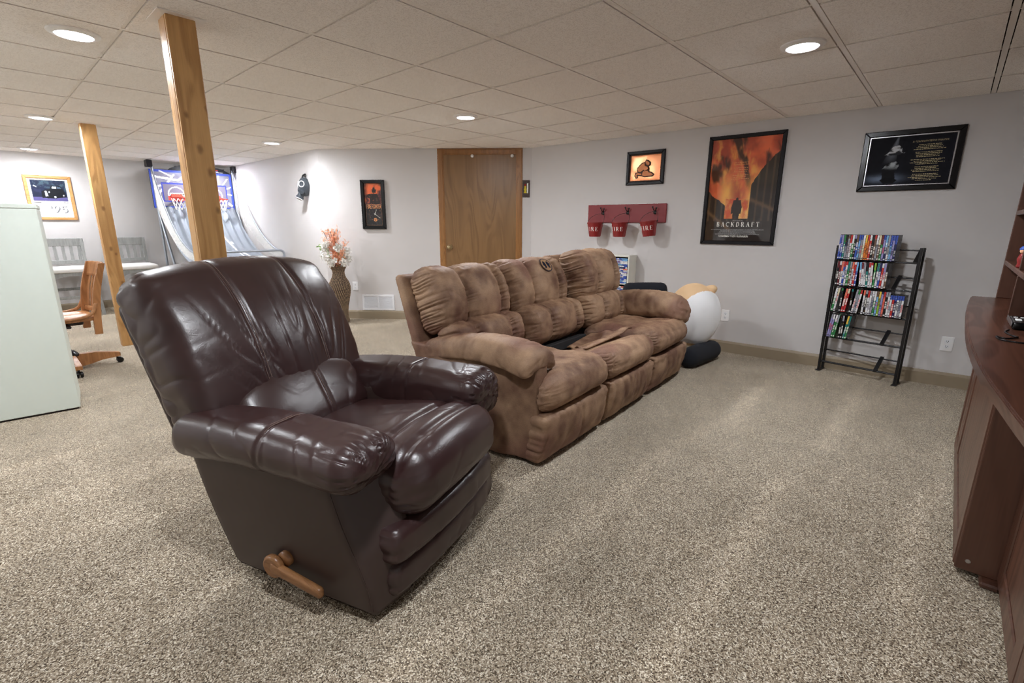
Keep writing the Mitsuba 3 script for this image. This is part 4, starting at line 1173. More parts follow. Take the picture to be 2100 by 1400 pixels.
def spine_colors(seed, cols, W, Hh):
    r = np.random.default_rng(seed)
    n, nx = 44, 5
    y = np.linspace(0, 1, n)
    base = np.tile(lin(PAL[cols[0]]), (n, nx, 1))
    if len(cols) > 1:
        cut = r.uniform(.55, .9) if cols[1] != 'blue' or cols[0] in ('sky', 'navy', 'lilac', 'brown', 'green') else .80
        base[y > cut] = lin(PAL[cols[1]])
    if len(cols) > 2:
        base[y < r.uniform(.08, .25)] = lin(PAL[cols[2]])
    lum = base[n // 2].mean()
    ink = lin((240, 238, 232)) if lum < .25 else lin(PAL[['navy', 'maroon', 'black', 'red'][r.integers(4)]])
    a = r.uniform(.2, .35); b = a + r.uniform(.25, .42)     # the title runs down the middle
    for i in range(n):
        if a < y[i] < b and r.random() < .72: base[i, 1:4] = base[i, 1:4] * .25 + ink * .75
        elif r.random() < .10: base[i, r.integers(nx)] = lin(PAL[list(PAL)[r.integers(len(PAL))]])
    base[2:4, 1:4] = lin((230, 230, 230)) if lum < .3 else lin((60, 60, 70))
    U, V = np.meshgrid(np.linspace(-W / 2, W / 2, nx), np.linspace(0, Hh, n), indexing='xy')
    p = np.stack([U.ravel(), 0 * U.ravel(), V.ravel()], 1)
    i = np.arange(n * nx).reshape(n, nx)
    f = np.stack([i[:-1, :-1], i[:-1, 1:], i[1:, 1:], i[1:, :-1]], -1).reshape(-1, 4)
    return (p, f), base.reshape(-1, 3)
def disc_case(key, to, w, h, d, case, cols, seed, label, group):
    scene[key + '__case'] = {**case_ply(w, h, d, case), 'to_world': to}
    m, c = spine_colors(seed, cols, w - .0016, h - .004)
    m = (m[0] + [0, 0, .002], m[1])
    scene[key + '__spine'] = mikit.ply(m, 'printed', True, color=c, to_world=to)
    lab(key, label, 'disc case', group)
ROWS = [
 (.925, .012, 'top shelf', ['blue/lilac', 'blue/lilac', 'teal/green', 'grey/black', 'grey/brown', 'white/red', 'green/white', 'black/lilac', 'blue/brown', 'sky/blue', 'grey/blue', 'cream/white', 'orange/yellow', 'orange/red',
   'red/white', 'black', 'brown/red', 'grey/white', 'brown/cream', 'green/maroon', 'lilac/blue', 'navy/sky', 'white/grey', 'sky/blue', 'lilac/blue', 'navy/blue']),
 (.72, .026, 'second shelf', ['black/maroon', 'maroon/white', 'white/salmon', 'blue/red', 'white/red', 'green/teal', 'brown/grey', 'white/salmon', 'red/white', 'blue/sky', 'white/sky', 'white/maroon', 'white/grey', 'teal/black', 'white/red', 'white/red', 'green/lime', 'white/teal', 'blue/navy', 'red/white', 'white/lilac', 'brown/black']),
 (.51, .026, 'third shelf', ['green/white', 'white/cream', 'black/green', 'red/salmon', 'red/cream', 'black/teal', 'white/grey', 'grey/green', 'white/red', 'white/salmon', 'black/grey', 'white/red', 'white/grey', 'grey/white', 'green/white', 'sky/brown', 'lime/yellow', 'lilac/navy', 'salmon/red', 'black/grey', 'white/grey',
   'white/sky', 'red/brown', 'navy/maroon', 'white', 'grey/white', 'white/grey']),
 (.295, .026, 'lowest filled shelf', ['lilac/grey', 'lilac/white', 'green/white', 'green/grey', 'black', 'black/grey', 'teal/yellow', 'green/teal']),
]
LEAN_ = {1: {10: -5, 11: -5, 12: -5, 13: -5, 14: -4, 15: -4, 16: -2}, 2: {0: 5, 1: 5, 3: 5, 4: 5, 6: 6, 7: 6, 8: 6}, 3: {0: 5, 1: 5, 2: 6, 3: 6, 6: 6, 7: 6}}
ns = 0
for row, (z, x0, where, cols) in enumerate(ROWS):
    x = x0
    for i, cc in enumerate(cols):
        cs = cc.split('/')
        w = .0136
        h, d = DVD_H, DVD_D
        small = row == 2 and i >= 21
        if small: h, d = .170, .114; cs = [cs[0], 'blue']
        if row == 2 and i in (3, 0): w = .016
        ln = LEAN_.get(row, {}).get(i, 0)
        prev = LEAN_.get(row, {}).get(i - 1, 0)
        if ln > 0 and prev <= 0 and i == 0: pass
        if ln < 0 and prev >= 0: x += .020
        if prev > 0 and ln <= 0: x += .024
        case = 'black' if small or i == len(cols) - 1 else {'white': 'white', 'green': 'green', 'red': 'red'}.get(cs[0], 'black') if (i * 7 + row) % 3 == 0 else 'black'
        to = RK_.mat() @ T().translate([x + w / 2, -.034, z + (.0072 if ln == 0 else .0082)]).rotate([0, 1, 0], ln)
        key = num('disc_case')
        ns += 1
        word = ''
        nth = ['first', 'second', 'third', 'fourth', 'fifth', 'sixth', 'seventh', 'eighth', 'ninth', 'tenth', 'eleventh', 'twelfth', 'thirteenth', 'fourteenth', 'fifteenth', 'sixteenth', 'seventeenth', 'eighteenth', 'nineteenth', 'twentieth',
               'twenty first', 'twenty second', 'twenty third', 'twenty fourth', 'twenty fifth', 'twenty sixth', 'twenty seventh'][i]
        disc_case(key, to, w, h, d, case, cs, 500 + ns, f'{word}{cs[0]} disc case, {nth} from the left on the {where}', f'disc cases on the {where} of the black rack')
        x += w + .0006
ROWX = x

# ---------------------------------------------------------------- cream disc towers behind the sofa
def tower(key, u0, u1, ztop, label, palette, seed, where):
    Wt = WR
    d0, d1 = .006, .176
    add(key + '__side_panel', Wt.box(u0, u0 + .016, 0.0, ztop, d0, d1, .002), 'tower_paint')
    add(key + '__side_panel_001', Wt.box(u1 - .016, u1, 0.0, ztop, d0, d1, .002), 'tower_paint')
    add(key + '__top_panel', Wt.box(u0 + .016, u1 - .016, ztop - .018, ztop, d0, d1, .002), 'tower_paint')
    add(key + '__back_panel', Wt.box(u0 + .016, u1 - .016, 0.0, ztop - .018, d0, d0 + .008, .001), 'tower_paint')
    lab(key, label, 'disc tower')
    r = np.random.default_rng(seed)
    zs = [ztop - .018]
    shelf = [ztop - .018 - .272, ztop - .018 - .44, ztop - .018 - .61]
    lo = 0
    top = ztop - .018
    cw = u1 - u0 - .032
    for si, sz in enumerate(shelf):
        add(num(key + '__shelf'), Wt.box(u0 + .016, u1 - .016, sz - .012, sz, d0 + .008, d1 - .004, .001), 'tower_paint')
        nfit = int((top - sz - .008) / .0152)
        for i in range(nfit):
            zc = sz + .0005 + i * .0152 + .0072
            cols = palette[r.integers(len(palette))].split('/')
            ck = num('stacked_disc_case')
            # lying flat, spine to the front
            A = np.eye(4)
            A[:3, 0] = [0, 0, 1.0]; A[:3, 1] = -Wt.n; A[:3, 2] = Wt.t
            A[:3, 3] = Wt.at((u0 + u1) / 2 - .095, d1 - .012 - r.uniform(0, .006), zc)
            disc_case(ck, T(A), .0142, .190, .136, 'black', cols, seed * 100 + si * 30 + i, f'{cols[0]} disc case lying flat, {["lowest", "second", "third", "fourth", "fifth", "sixth", "seventh", "eighth", "ninth", "tenth", "eleventh", "twelfth", "thirteenth", "fourteenth", "fifteenth", "sixteenth", "seventeenth", "eighteenth"][i]} up in the {["top", "second", "third"][si]} bay of the {where} disc tower', f'disc cases in the {where} disc tower')
        top = sz - .012
    add(key + '__plinth', Wt.box(u0 + .016, u1 - .016, 0.0, .06, d0 + .008, d1 - .01, .001), 'tower_paint')
tower('disc_tower', -1.498, -1.258, .885, 'cream disc tower with blue spined cases beside the plush toy', ['blue/white', 'white/blue', 'sky/white', 'white/lilac', 'sky/blue', 'blue/sky', 'navy/white', 'white/salmon', 'lilac/white', 'sky/white'], 31, 'right')
tower('disc_tower_001', -1.742, -1.502, .883, 'cream disc tower with yellow spined cases half hidden by the sofa back', ['yellow/cream', 'cream/yellow', 'lime/yellow', 'yellow', 'white/yellow', 'green/white'], 33, 'left')

# ---------------------------------------------------------------- plush toy
k = 'plush_toy'
PF = Frame((-.47, 1.20, 0.0), -20)
body = trimesh.creation.icosphere(5, 1.0)
v = body.vertices.copy()
def body_pts(v, s=1.0):
    e = 1 + .05 * v[:, 2] * v[:, 0]
    return np.stack([v[:, 0] * .235 * s * e, v[:, 1] * .215 * s * e, .400 + v[:, 2] * .285 * s * (1 + .02 * v[:, 0])], 1)
body.vertices = body_pts(v)
add(k + '__body', PF(body), 'plush_tan', True)
# the white belly: a slightly proud shell over the front lower part
bv = v; front = np.array([.93, -.22, -.48]); front /= np.linalg.norm(front)
f_ = body.faces[((bv[body.faces] @ front).mean(1) > .20) & (bv[body.faces][:, :, 2].mean(1) > -.80)]
fb = trimesh.Trimesh(body_pts(bv, 1.035), f_, process=True)
add(k + '__belly', PF(fb), 'plush_white', True)
labels[k + '__belly'] = {'label': 'white round belly'}
def limb(a, b, r):
    a, b = np.array(a), np.array(b); d = b - a; L = np.linalg.norm(d); d /= L
    t = np.array([0, .01, .03, .07, .14, .5, .86, .93, .97, .99, 1.0])
    rr = r * np.array([.15, .45, .72, .9, 1, 1.03, 1, .9, .72, .45, .15])
    return tube(a + t[:, None] * (b - a), rr, 28)
add(k + '__leg', limb((-.345, .80, .085), (-.30, 1.36, .085), .088), 'plush_black', True)
add(k + '__arm', limb((-.985, .83, .60), (-.66, 1.05, .61), .078), 'plush_black', True)
sp = tube(np.array([(-.985, .83, .585) + np.array([-.0, -.002, 0]) + (.052 - .0075 * a) * (np.cos(a * 1.7) * np.array([.53, -.79, 0]) * 1.0 + np.sin(a * 1.7) * np.array([0, 0, 1.0])) for a in np.linspace(0, 5, 40)]), .004, 6)
ear = trimesh.creation.icosphere(3, 1.0); ear.vertices = ear.vertices * [.045, .045, .075] + [0, 0, .02]
ear = rot(ear, [0, 1, 0], 62)
add(k + '__ear', move(ear, (-.375, 1.235, .615)), 'plush_tan', True)
lab(k, 'big plush toy with a white belly and black limbs slumped behind the sofa arm', 'plush toy')

# ---------------------------------------------------------------- woven vase with silk flowers
k = 'woven_vase'
VX, VY = -4.30, -.155
prof = [(0, 0), (.082, 0), (.090, .02), (.080, .08), (.082, .16), (.105, .28), (.124, .38), (.126, .44), (.112, .50), (.085, .55), (.070, .60), (.072, .64), (.088, .67), (.102, .690), (.100, .693), (.082, .672), (.062, .60), (.07, .50), (0, .49)]
pz = bez(*[(r, 0, z) for r, z in prof[1:-3]], n=10)[:, [0, 2]]
pz = np.vstack([[(0, 0)], pz, [(.062, .60), (.07, .50), (0, .49)]])
nA, m_ = 168, lathe(pz, 168)
v = m_.vertices; ang = np.arctan2(v[:, 1], v[:, 0]); rr = np.hypot(v[:, 0], v[:, 1])
tw = np.sin(ang * 18 + v[:, 2] * 60) * np.sin(v[:, 2] * 230 + np.round((ang * 18 + v[:, 2] * 60) / np.pi) * np.pi)
ok = (v[:, 2] > .01) & (rr > .0665) & (np.arange(len(v)) < 168 * (len(pz) - 3))
v[:, :2] *= (1 + np.where(ok, .035 * tw, 0) )[:, None]
def _weave(p, n, uv):
    a = dr.atan2(p.y - VY, p.x - VX)
    q = a * 18 + p.z * 60
    tws = dr.sin(q) * dr.sin(p.z * 230 + dr.round(q / math.pi) * math.pi)
    return mix(C3((58, 42, 32)), C3((176, 150, 120)), smoothstep(-.1, .7, tws))
mat('wicker', proc(_weave), 0.7)
add(k + '__body', move(m_, (VX, VY, 0)), 'wicker', True)
lab(k, 'tall woven brown vase standing on the carpet between the recliner and the vent', 'vase')
k = 'silk_flowers'
scene['petal_orange'] = {'type': 'twosided', 'bsdf': {'type': 'principled', 'base_color': rgb((247, 188, 150)), 'roughness': .6}}
mat('petal_white', (240, 240, 236), .6); mat('stem_brown', (96, 70, 48), .7); mat('leaf_green', (120, 160, 80), .6)
r = np.random.default_rng(17)
stems, tips = [], []
def leaf_quad(c, d, L, W):
    d = d / np.linalg.norm(d); s = np.cross(d, r.normal(size=3)); s /= np.linalg.norm(s) + 1e-9
    nrm = np.cross(d, s)
    p = np.array([c, c + d * L * .5 + s * W + nrm * W * .4, c + d * L, c + d * L * .5 - s * W + nrm * W * .4])
    return p
def petals(cs, per, L, W, spread=1.0, up=.3):
    V, F = [], []
    for c in cs:
        for _ in range(per):
            d = r.normal(size=3) * spread + [0, 0, up]
            q = leaf_quad(c + r.normal(size=3) * L * .25, d, L * r.uniform(.7, 1.2), W)
            b = len(V) * 4
            V.append(q); F += [[b, b + 1, b + 2], [b, b + 2, b + 3]]
    return trimesh.Trimesh(np.vstack(V), np.array(F), process=False)
base = np.array([VX, VY, .62])
for i in range(15):
    a = r.uniform(0, 2 * math.pi); sp_ = r.uniform(.02, .135); h = r.uniform(.30, .52) if i < 11 else r.uniform(.18, .3)
    end = base + [sp_ * math.cos(a), sp_ * math.sin(a), h]
    mid = base + [.35 * sp_ * math.cos(a), .35 * sp_ * math.sin(a), h * .5]
    pth = bez(base + [.02 * math.cos(a), .02 * math.sin(a), -.02], mid, end, n=8)
    sk = num(k + '__spray')
    add(sk, tube(pth, .0028, 5), 'stem_brown')
    cs = []
    for p_ in pth[6:]:
        for _ in range(6): cs.append(p_ + r.normal(size=3) * .016)
    add(sk + '__blossoms', petals(cs, 4, .016, .0055), 'petal_orange'); labels[sk + '__blossoms'] = {'label': 'coral orange blossoms', 'kind': 'stuff'}
WF = [(-.10, -.12, .24), (-.02, -.19, .16), (.085, -.02, .26), (.10, .09, .20), (.02, .15, .13), (-.08, -.04, .10), (.12, .03, .08), (-.03, -.15, .30), (.06, -.13, .10), (-.06, .1, .2)]
for (dx, dy, dz) in WF:
    c = base + [dx * .82, dy * .82, dz + .03]
    sk = num(k + '__white_bloom')
    cs = c + r.normal(size=(26, 3)) * .020
    add(sk, petals(cs, 5, .034, .014, up=.1), 'petal_white'); labels[sk] = {'label': 'white ruffled bloom', 'kind': 'stuff'}
    add(sk + '__stem', tube(bez(base + [dx * .1, dy * .1, -.02], base + [dx * .5, dy * .5, dz * .5], c, n=6), .0026, 5), 'leaf_green')
add(k + '__leaf', petals([base + [-.115, -.15, .30]] * 4, 2, .04, .012), 'leaf_green')
lab(k, 'bunch of coral and white silk flowers in the woven vase', 'flowers')
# ---------------------------------------------------------------- filing cabinet
k = 'filing_cabinet'
FC = Frame((-2.905, -2.785, 0.0), -6.5)      # local x towards the camera side panel, local y along it
w_, d_, h_ = .38, .68, 1.297
def fc(name, m, b='cabinet_paint', s=False): return add(num(k + '__' + name), FC(m), b, s)
fc('body', cbox((-w_, -d_, .012), (0, 0, h_ - .028), .003))
fc('plinth', cbox((-w_ + .01, -d_ + .02, 0), (-.01, -.01, .012), .002), 'dark_gap')
fc('top_cap', cbox((-w_ - .002, -d_ - .002, h_ - .027), (.002, .002, h_), .004))
for i in range(4):
    z0 = .05 + i * .305
    fc('drawer', cbox((-w_ + .012, -d_ - .016, z0), (-.012, -d_ - .0005, z0 + .29), .004))
    fc(f'drawer{"_%03d" % i if i else ""}__handle', M(cbox((-w_ / 2 - .05, -d_ - .04, z0 + .215), (-w_ / 2 + .05, -d_ - .032, z0 + .235), .003), cbox((-w_ / 2 - .05, -d_ - .034, z0 + .22), (-w_ / 2 - .042, -d_ - .0155, z0 + .23), .002), cbox((-w_ / 2 + .042, -d_ - .034, z0 + .22), (-w_ / 2 + .05, -d_ - .0155, z0 + .23), .002)), 'silver')
lab(k, 'pale green grey metal filing cabinet cut off by the left edge', 'filing cabinet')

# ---------------------------------------------------------------- oak swivel chair
k = 'swivel_chair'
CC = np.array([-4.08, -2.70])
CF = Frame((*CC, 0.0), -86)
def sc(name, m, b='chair_oak', s=30): return add(num(k + '__' + name), CF(m), b, s)
def seat_w(p, q):
    x, y, z = p.T
    r = 1 - .10 * np.clip(q[:, 0], -1, 0) ** 2 * np.abs(q[:, 1]) ** 2
    dish = -.012 * np.exp(-((x + .05) / .14) ** 2 - ((np.abs(y) - .09) / .08) ** 2) * (q[:, 2] > 0)
    return np.stack([x, y * (1 - .16 * np.clip(-q[:, 0], 0, 1) ** 2), z + dish], 1)
sc('seat', soft((-.205, -.225, .418), (.235, .225, .458), .018, .012, seat_w), s=True)
def stile(s):
    pth = bez((-.185, s * .195, .305), (-.195, s * .195, .45), (-.225, s * .195, .66), (-.285, s * .195, .872), n=8)
    v = []
    for i, c in enumerate(pth):
        w = .030 if i < len(pth) - 4 else .026
        v.append([c + [-w * .62, -.0155, 0], c + [w, -.0155, 0], c + [w, .0155, 0], c + [-w * .62, .0155, 0]])
    v = np.array(v); n = len(v); V = v.reshape(-1, 3); F = []
    for i in range(n - 1):
        for j in range(4):
            a, b = i * 4 + j, i * 4 + (j + 1) % 4
            F.append([a, b, b + 4, a + 4])
    F += [[3, 2, 1, 0], [4 * n - 4, 4 * n - 3, 4 * n - 2, 4 * n - 1]]
    m = trimesh.Trimesh(V, np.vstack([np.array(F)[:, [0, 1, 2]], np.array(F)[:, [0, 2, 3]]]), process=False)
    m.fix_normals()
    return m
for s in (-1, 1): sc('stile', stile(s))
def plank(y0, y1, z0, z1, t=.012, dx=.012, curve=0.0):
    def w(p, q):
        z = p[:, 2]
        x = np.interp(z, [.30, .45, .66, .872], [-.185, -.195, -.225, -.285])
        return np.stack([p[:, 0] + x + dx - curve * (1 - (p[:, 1] / .2) ** 2), p[:, 1], z], 1)
    return soft((-t / 2, y0, z0), (t / 2, y1, z1), .004, .02, w)
sc('crest_rail', plank(-.195, .195, .755, .875, .022, .008, .035), s=True)
sc('lower_rail', plank(-.185, .185, .468, .505, .020, .008, .02), s=True)
for y in (-.14, -.084, -.028, .028, .084, .14): sc('slat', plank(y - .015, y + .015, .50, .76, .010, .006, .028), s=True)
for s in (-1, 1):
    sc('hip_brace', tube(bez((.10, s * .222, .446), (-.05, s * .235, .452), (-.15, s * .228, .478), (-.195, s * .214, .56), n=8), [.013] * 25, 8), s=True)
sc('tilt_mechanism', M(cbox((-.12, -.07, .375), (.13, .07, .417), .008), cbox((-.02, .06, .375), (.02, .20, .395), .004)), 'black_metal')
sc('column', tube([(0, 0, .16), (0, 0, .38)], .018, 20), 'silver')
sc('hub_cover', lathe([(0, .168), (.03, .166), (.05, .150), (.062, .130), (.062, .118), (0, .118)], 28), 'black_gloss')
WF_ = Frame((*CC, 0.0), 0)
for i, a in enumerate((0, 90, 180, 270)):
    prof = Polygon([(.02, .118), (.05, .128), (.16, .126), (.30, .098), (.325, .092), (.325, .062), (.30, .058), (.20, .052), (.13, .034), (.06, .022), (.02, .02)]).buffer(-.004).buffer(.004)
    m = extr(prof, .052, 'y', -.026)
    fr_ = Frame((*CC, 0.0), a + 2)
    key = num(k + '__leg')
    add(key, fr_(m), 'chair_oak', 30)
    wheel = M(*[move(rot(lathe([(0, -.009), (.020, -.009), (.024, -.004), (.024, .004), (.020, .009), (0, .009)], 20), [1, 0, 0], 90), (.318, s * .013, .024)) for s in (-1, 1)], tube([(.300, 0, .062), (.306, 0, .03)], .008, 8), tube([(.318, -.02, .024), (.318, .02, .024)], .005, 8))
    add(key + '__caster', fr_(wheel), 'black_gloss', 30)
lab(k, 'oak swivel desk chair with a slatted back behind the filing cabinet', 'chair')

k = 'oak_board'
add(k, cbox((-3.42, -2.90, 0.0), (-3.38, -2.742, .11), .003), 'chair_oak')
lab(k, 'end of a short oak board on the carpet peeking out behind the filing cabinet', 'board')
k = 'side_table'
add(k + '__top', cbox((-5.02, -3.10, .575), (-4.62, -2.655, .60), .005), 'grey_wood')
for x in (-4.99, -4.65):
    for y in (-3.07, -2.69): add(num(k + '__leg'), cbox((x - .018, y - .018, 0), (x + .018, y + .018, .575), .003), 'grey_wood')
lab(k, 'small side table almost hidden behind the filing cabinet', 'table')
k = 'tissue_box'
add(k + '__carton', cbox((-4.86, -2.80, .601), (-4.72, -2.665, .655), .004), 'bucket_red')
tm_ = soft((-4.83, -2.78, .656), (-4.75, -2.635, .715), .02, .01, None, lambda p, q: -.012 * ridge(p * 30, 4))
add(k + '__tissue', tm_, 'white_print', True)
lab(k, 'white topped red box peeking out beside the filing cabinet edge', 'box')

# ---------------------------------------------------------------- grey counter stools
def stool(o, label):
    k = num('counter_stool')
    f = Frame(o, 0)
    def st(name, m, b='grey_wood', s=False): return add(num(k + '__' + name), f(m), b, s)
    # local x forward (into the room), y across; 0 at the middle of the back
    W2 = .215
    for s in (-1, 1):
        # back leg runs on up as the back post
        pth = np.array([(-.055, s * (W2 + .01), 0), (.0, s * (W2 - .01), .40), (.015, s * (W2 - .018), .60), (-.03, s * (W2 - .018), .985)])
        hulls = []
        for a, b in zip(pth[:-1], pth[1:]):
            hulls.append(from_m3(m3.Manifold.hull_points(np.array([c + np.array([i * .018, j * .016, 0]) for c in (a, b) for i in (-1, 1) for j in (-1, 1)]))))
        st('back_leg', M(*hulls))
        st('front_leg', from_m3(m3.Manifold.hull_points(np.array([c + np.array([i * .019, j * .019, 0]) for c in (np.array([.475, s * (W2 + .012), 0]), np.array([.435, s * (W2 - .012), .565])) for i in (-1, 1) for j in (-1, 1)]))))
        st('side_apron', cbox((.02, s * (W2 - .012) - .010, .50), (.43, s * (W2 - .012) + .010, .565), .003))
        st('side_stretcher', cbox((-.02, s * (W2 + .002) - .009, .19), (.455, s * (W2 + .002) + .009, .225), .003))
    st('crest_rail', cbox((-.052, -W2 - .004, .885), (-.020, W2 + .004, .99), .005))
    st('lower_rail', cbox((-.022, -W2 + .01, .655), (.002, W2 - .01, .705), .004))
    for i in range(5):
        y = (i - 2) * .077
        tilt = .0 if i == 2 else 0
        st('slat', from_m3(m3.Manifold.hull_points(np.array([[x + dx, y + sgn * .0165 + (i - 2) * .005 * t, z] for z, x, t in ((.70, -.018, 0), (.888, -.036, 1)) for dx in (0, .012) for sgn in (-1, 1)]))))
    ap = Polygon([(-W2 + .02, .565), (W2 - .02, .565), (W2 - .02, .50), *[(W2 * .8 * math.cos(a), .47 + .055 * math.sin(a)) for a in np.linspace(.1, math.pi - .1, 12)], (-W2 + .02, .50)])
    st('front_apron', extr(ap.buffer(0), .02, 'x', .425)); st('rear_apron', extr(ap.buffer(0), .02, 'x', .01))
    st('foot_rail', cbox((.445, -W2 - .005, .235), (.470, W2 + .005, .27), .004))
    st('rear_stretcher', cbox((-.032, -W2, .30), (-.012, W2, .335), .004))
    st('seat_pad', soft((-.005, -.235, .566), (.475, .235, .628), .028, .015, lambda p, q: p + np.stack([0 * p[:, 0], 0 * p[:, 0], .012 * (1 - q[:, 0] ** 2) * (1 - q[:, 1] ** 2) * (q[:, 2] > 0)], 1)), 'seat_linen', True)
    lab(k, label, 'stool')
stool((-7.56, -2.285, 0.0), 'grey slat back counter stool with a white seat below the framed car picture')
stool((-7.56, -1.600, 0.0), 'grey slat back counter stool between the pine post and the arcade game')

# ---------------------------------------------------------------- arcade basketball game
k = 'arcade_basketball_game'
lab(k, 'folding double hoop arcade basketball game with white side nets in the corner', 'arcade game')
def ab(name, m, b, s=False): return add(num(k + '__' + name), m, b, s)
BX = -7.40
Y0, Y1 = -1.235, -.175
ab('backboard', cbox((BX - .03, Y0, 1.40), (BX, Y1, 1.935), .006), 'black_frame')
mat('board_blue', (60, 74, 160), .4)
LINES = []
r = np.random.default_rng(8)
def seg(a, b, w): return shapely.geometry.LineString([a, b]).buffer(w, cap_style=2)
ln_ = [seg((.06, .18), (.30, .48), .012), seg((.02, .44), (.34, .40), .014), seg((.34, .40), (.46, .50), .012), seg((.05, .30), (.22, .34), .012), seg((.12, .52), (.28, .44), .010), seg((.10, .08), (.22, .20), .012),
       seg((.86, .30), (.88, .50), .010), seg((.86, .28), (1.0, .46), .010), seg((.86, .26), (1.04, .34), .010), seg((.86, .25), (1.04, .22), .010), seg((.88, .18), (1.03, .05), .016), seg((.4, .5), (.5, .38), .01), seg((.55, .42), (.7, .5), .012), seg((.6, .2), (.75, .36), .012)]
arcs = shapely.union_all(ln_)
def board_art(U, V):
    c = mixc(lin((96, 92, 112)), lin((150, 150, 164)), N2(U, V, 9, 3))
    bd = np.minimum(np.minimum(U, 1.06 - U), np.minimum(V, .535 - V))
    c = np.where((bd < .035)[:, None], lin((66, 84, 178)), c)
    c = np.where(polymask(arcs, U, V)[:, None], lin((236, 238, 244)), c)
    for cx in (.295, .80):
        inner = (np.abs(U - cx) < .175) & (V > .09) & (V < .36); edge = inner & ~((np.abs(U - cx) < .155) & (V > .11) & (V < .34))
        c = np.where((inner & ~edge)[:, None], lin((112, 106, 122)), c)
        ring = inner & (np.abs(np.hypot(U - cx, (V - .2)) - .10) < .008)
        c = np.where(ring[:, None], lin((200, 200, 210)), c)
        c = np.where(edge[:, None], lin((58, 66, 150)), c)
        c = np.where(((np.abs(U - cx) < .11) & (np.abs(V - .145) < .03))[:, None], lin((214, 70, 62)), c)
    lbl = (np.abs(U - .31) < .10) & (np.abs(V - .20) < .018)
    c = np.where(lbl[:, None], lin((232, 230, 228)), c)
    return c
painted(k + '__backboard_print', board_art, (BX + .0015, Y0, 1.40), (0, 1, 0), (0, 0, 1), 1.06, .535, 180, 92)
for i in range(8):
    ab('label_dash', cbox((BX + .0018, Y0 + .23 + i * .021, 1.592), (BX + .0026, Y0 + .244 + i * .021, 1.607), .0003), 'black_frame')
ab('marquee', extr(Polygon([(-1.0, 1.936), (-.18, 1.936), (-.22, 1.965), (-.35, 2.01), (-.85, 2.01), (-.97, 1.965)]), .03, 'x', BX - .03), 'black_frame')
def swirl(U, V):
    c = np.tile(lin((20, 20, 26)), (len(U), 1))
    a = np.hypot(U - .55, (V - .028) * 1.2)
    c = np.where(((a < .022) & (V > .028))[:, None], lin((206, 60, 60)), c)
    c = np.where(((a < .022) & (V <= .026))[:, None], lin((110, 130, 190)), c)
    c = np.where(((np.abs(V - .006) < .004) & (U > .46) & (U < .64) & (np.sin(U * 400) > -.3))[:, None], lin((220, 220, 224)), c)
    return c
painted(k + '__marquee_print', swirl, (BX + .0008, -.92, 1.938), (0, 1, 0), (0, 0, 1), .66, .060, 120, 14)
for y in (Y0 + .0, Y1 + .04):
    ab('corner_bracket', cbox((BX - .02, y - .035, 1.955), (BX + .11, y + .035, 2.045), .006), 'black_frame')
for cy in (Y0 + .295, Y0 + .80):
    hk = num(k + '__hoop')
    a = np.linspace(0, 2 * math.pi, 28, endpoint=False)
    ring = tube(np.stack([BX + .155 + .115 * np.cos(a), cy + .115 * np.sin(a), 1.545 + 0 * a], 1), .008, 8, closed=True)
    add(hk, M(ring, cbox((BX + .001, cy - .07, 1.50), (BX + .012, cy + .07, 1.60), .003), cbox((BX + .01, cy - .03, 1.538), (BX + .05, cy + .03, 1.552), .002)), 'hoop_red', 30) if 'hoop_red' in scene else None
    if hk not in scene:
        mat('hoop_red', (214, 72, 56), .4)
        add(hk, M(ring, cbox((BX + .001, cy - .07, 1.50), (BX + .012, cy + .07, 1.60), .003), cbox((BX + .01, cy - .03, 1.538), (BX + .05, cy + .03, 1.552), .002)), 'hoop_red', 30)
    cords = []
    for i in range(12):
        for sg in (-1, 1):
            t = np.linspace(0, 1, 6); an = 2 * math.pi * (i / 12 + sg * t * .125)
            rr = .112 - .04 * t
            cords.append(tube(np.stack([BX + .155 + rr * np.cos(an), cy + rr * np.sin(an), 1.54 - .16 * t], 1), .0045, 4))
    add(hk + '__net', M(*cords), 'white_print'); labels[hk + '__net'] = {'label': 'white hoop net', 'kind': 'stuff'}
# frame
FX = -5.75
for y in (Y0 + .03, Y1 + .01):
    ab('rear_pole', tube([(BX + .05, y, 0), (BX + .05, y, 1.96)], .016, 12), 'steel_tube', 30)
    ab('front_leg', tube([(BX + .06, y, 1.35), (-6.60, y - .01, .02), (-6.60, y - .01, 0)], .016, 12), 'steel_tube', 30)
    ab('base_rail', tube([(BX + .05, y, .50), (-6.85, y, .50), (FX - .03, y, .70)], .013, 10), 'steel_tube', 30)
ab('rear_cross_bar', tube([(BX + .05, Y0 + .03, .50), (BX + .05, Y1, .50)], .013, 10), 'steel_tube', 30)
ab('front_bumper_rail', tube(bez((FX, Y0, .70), (FX, Y0 - .0, .79), (FX, Y0 + .04, .83), (FX, Y0 + .1, .83), (FX, (Y0 + Y1) / 2, .83), (FX, Y1 - .09, .83), (FX, Y1 - .03, .825), (FX, Y1, .79), (FX, Y1, .70), n=8), .015, 12), 'steel_tube', True)
ab('front_bar', cbox((FX - .02, Y0 - .01, .672), (FX + .02, Y1 + .01, .705), .006), 'black_frame')
for y in (Y0, Y1): ab('front_foot', tube([(FX, y, .68), (FX - .02, y, 0)], .016, 12), 'steel_tube', 30)
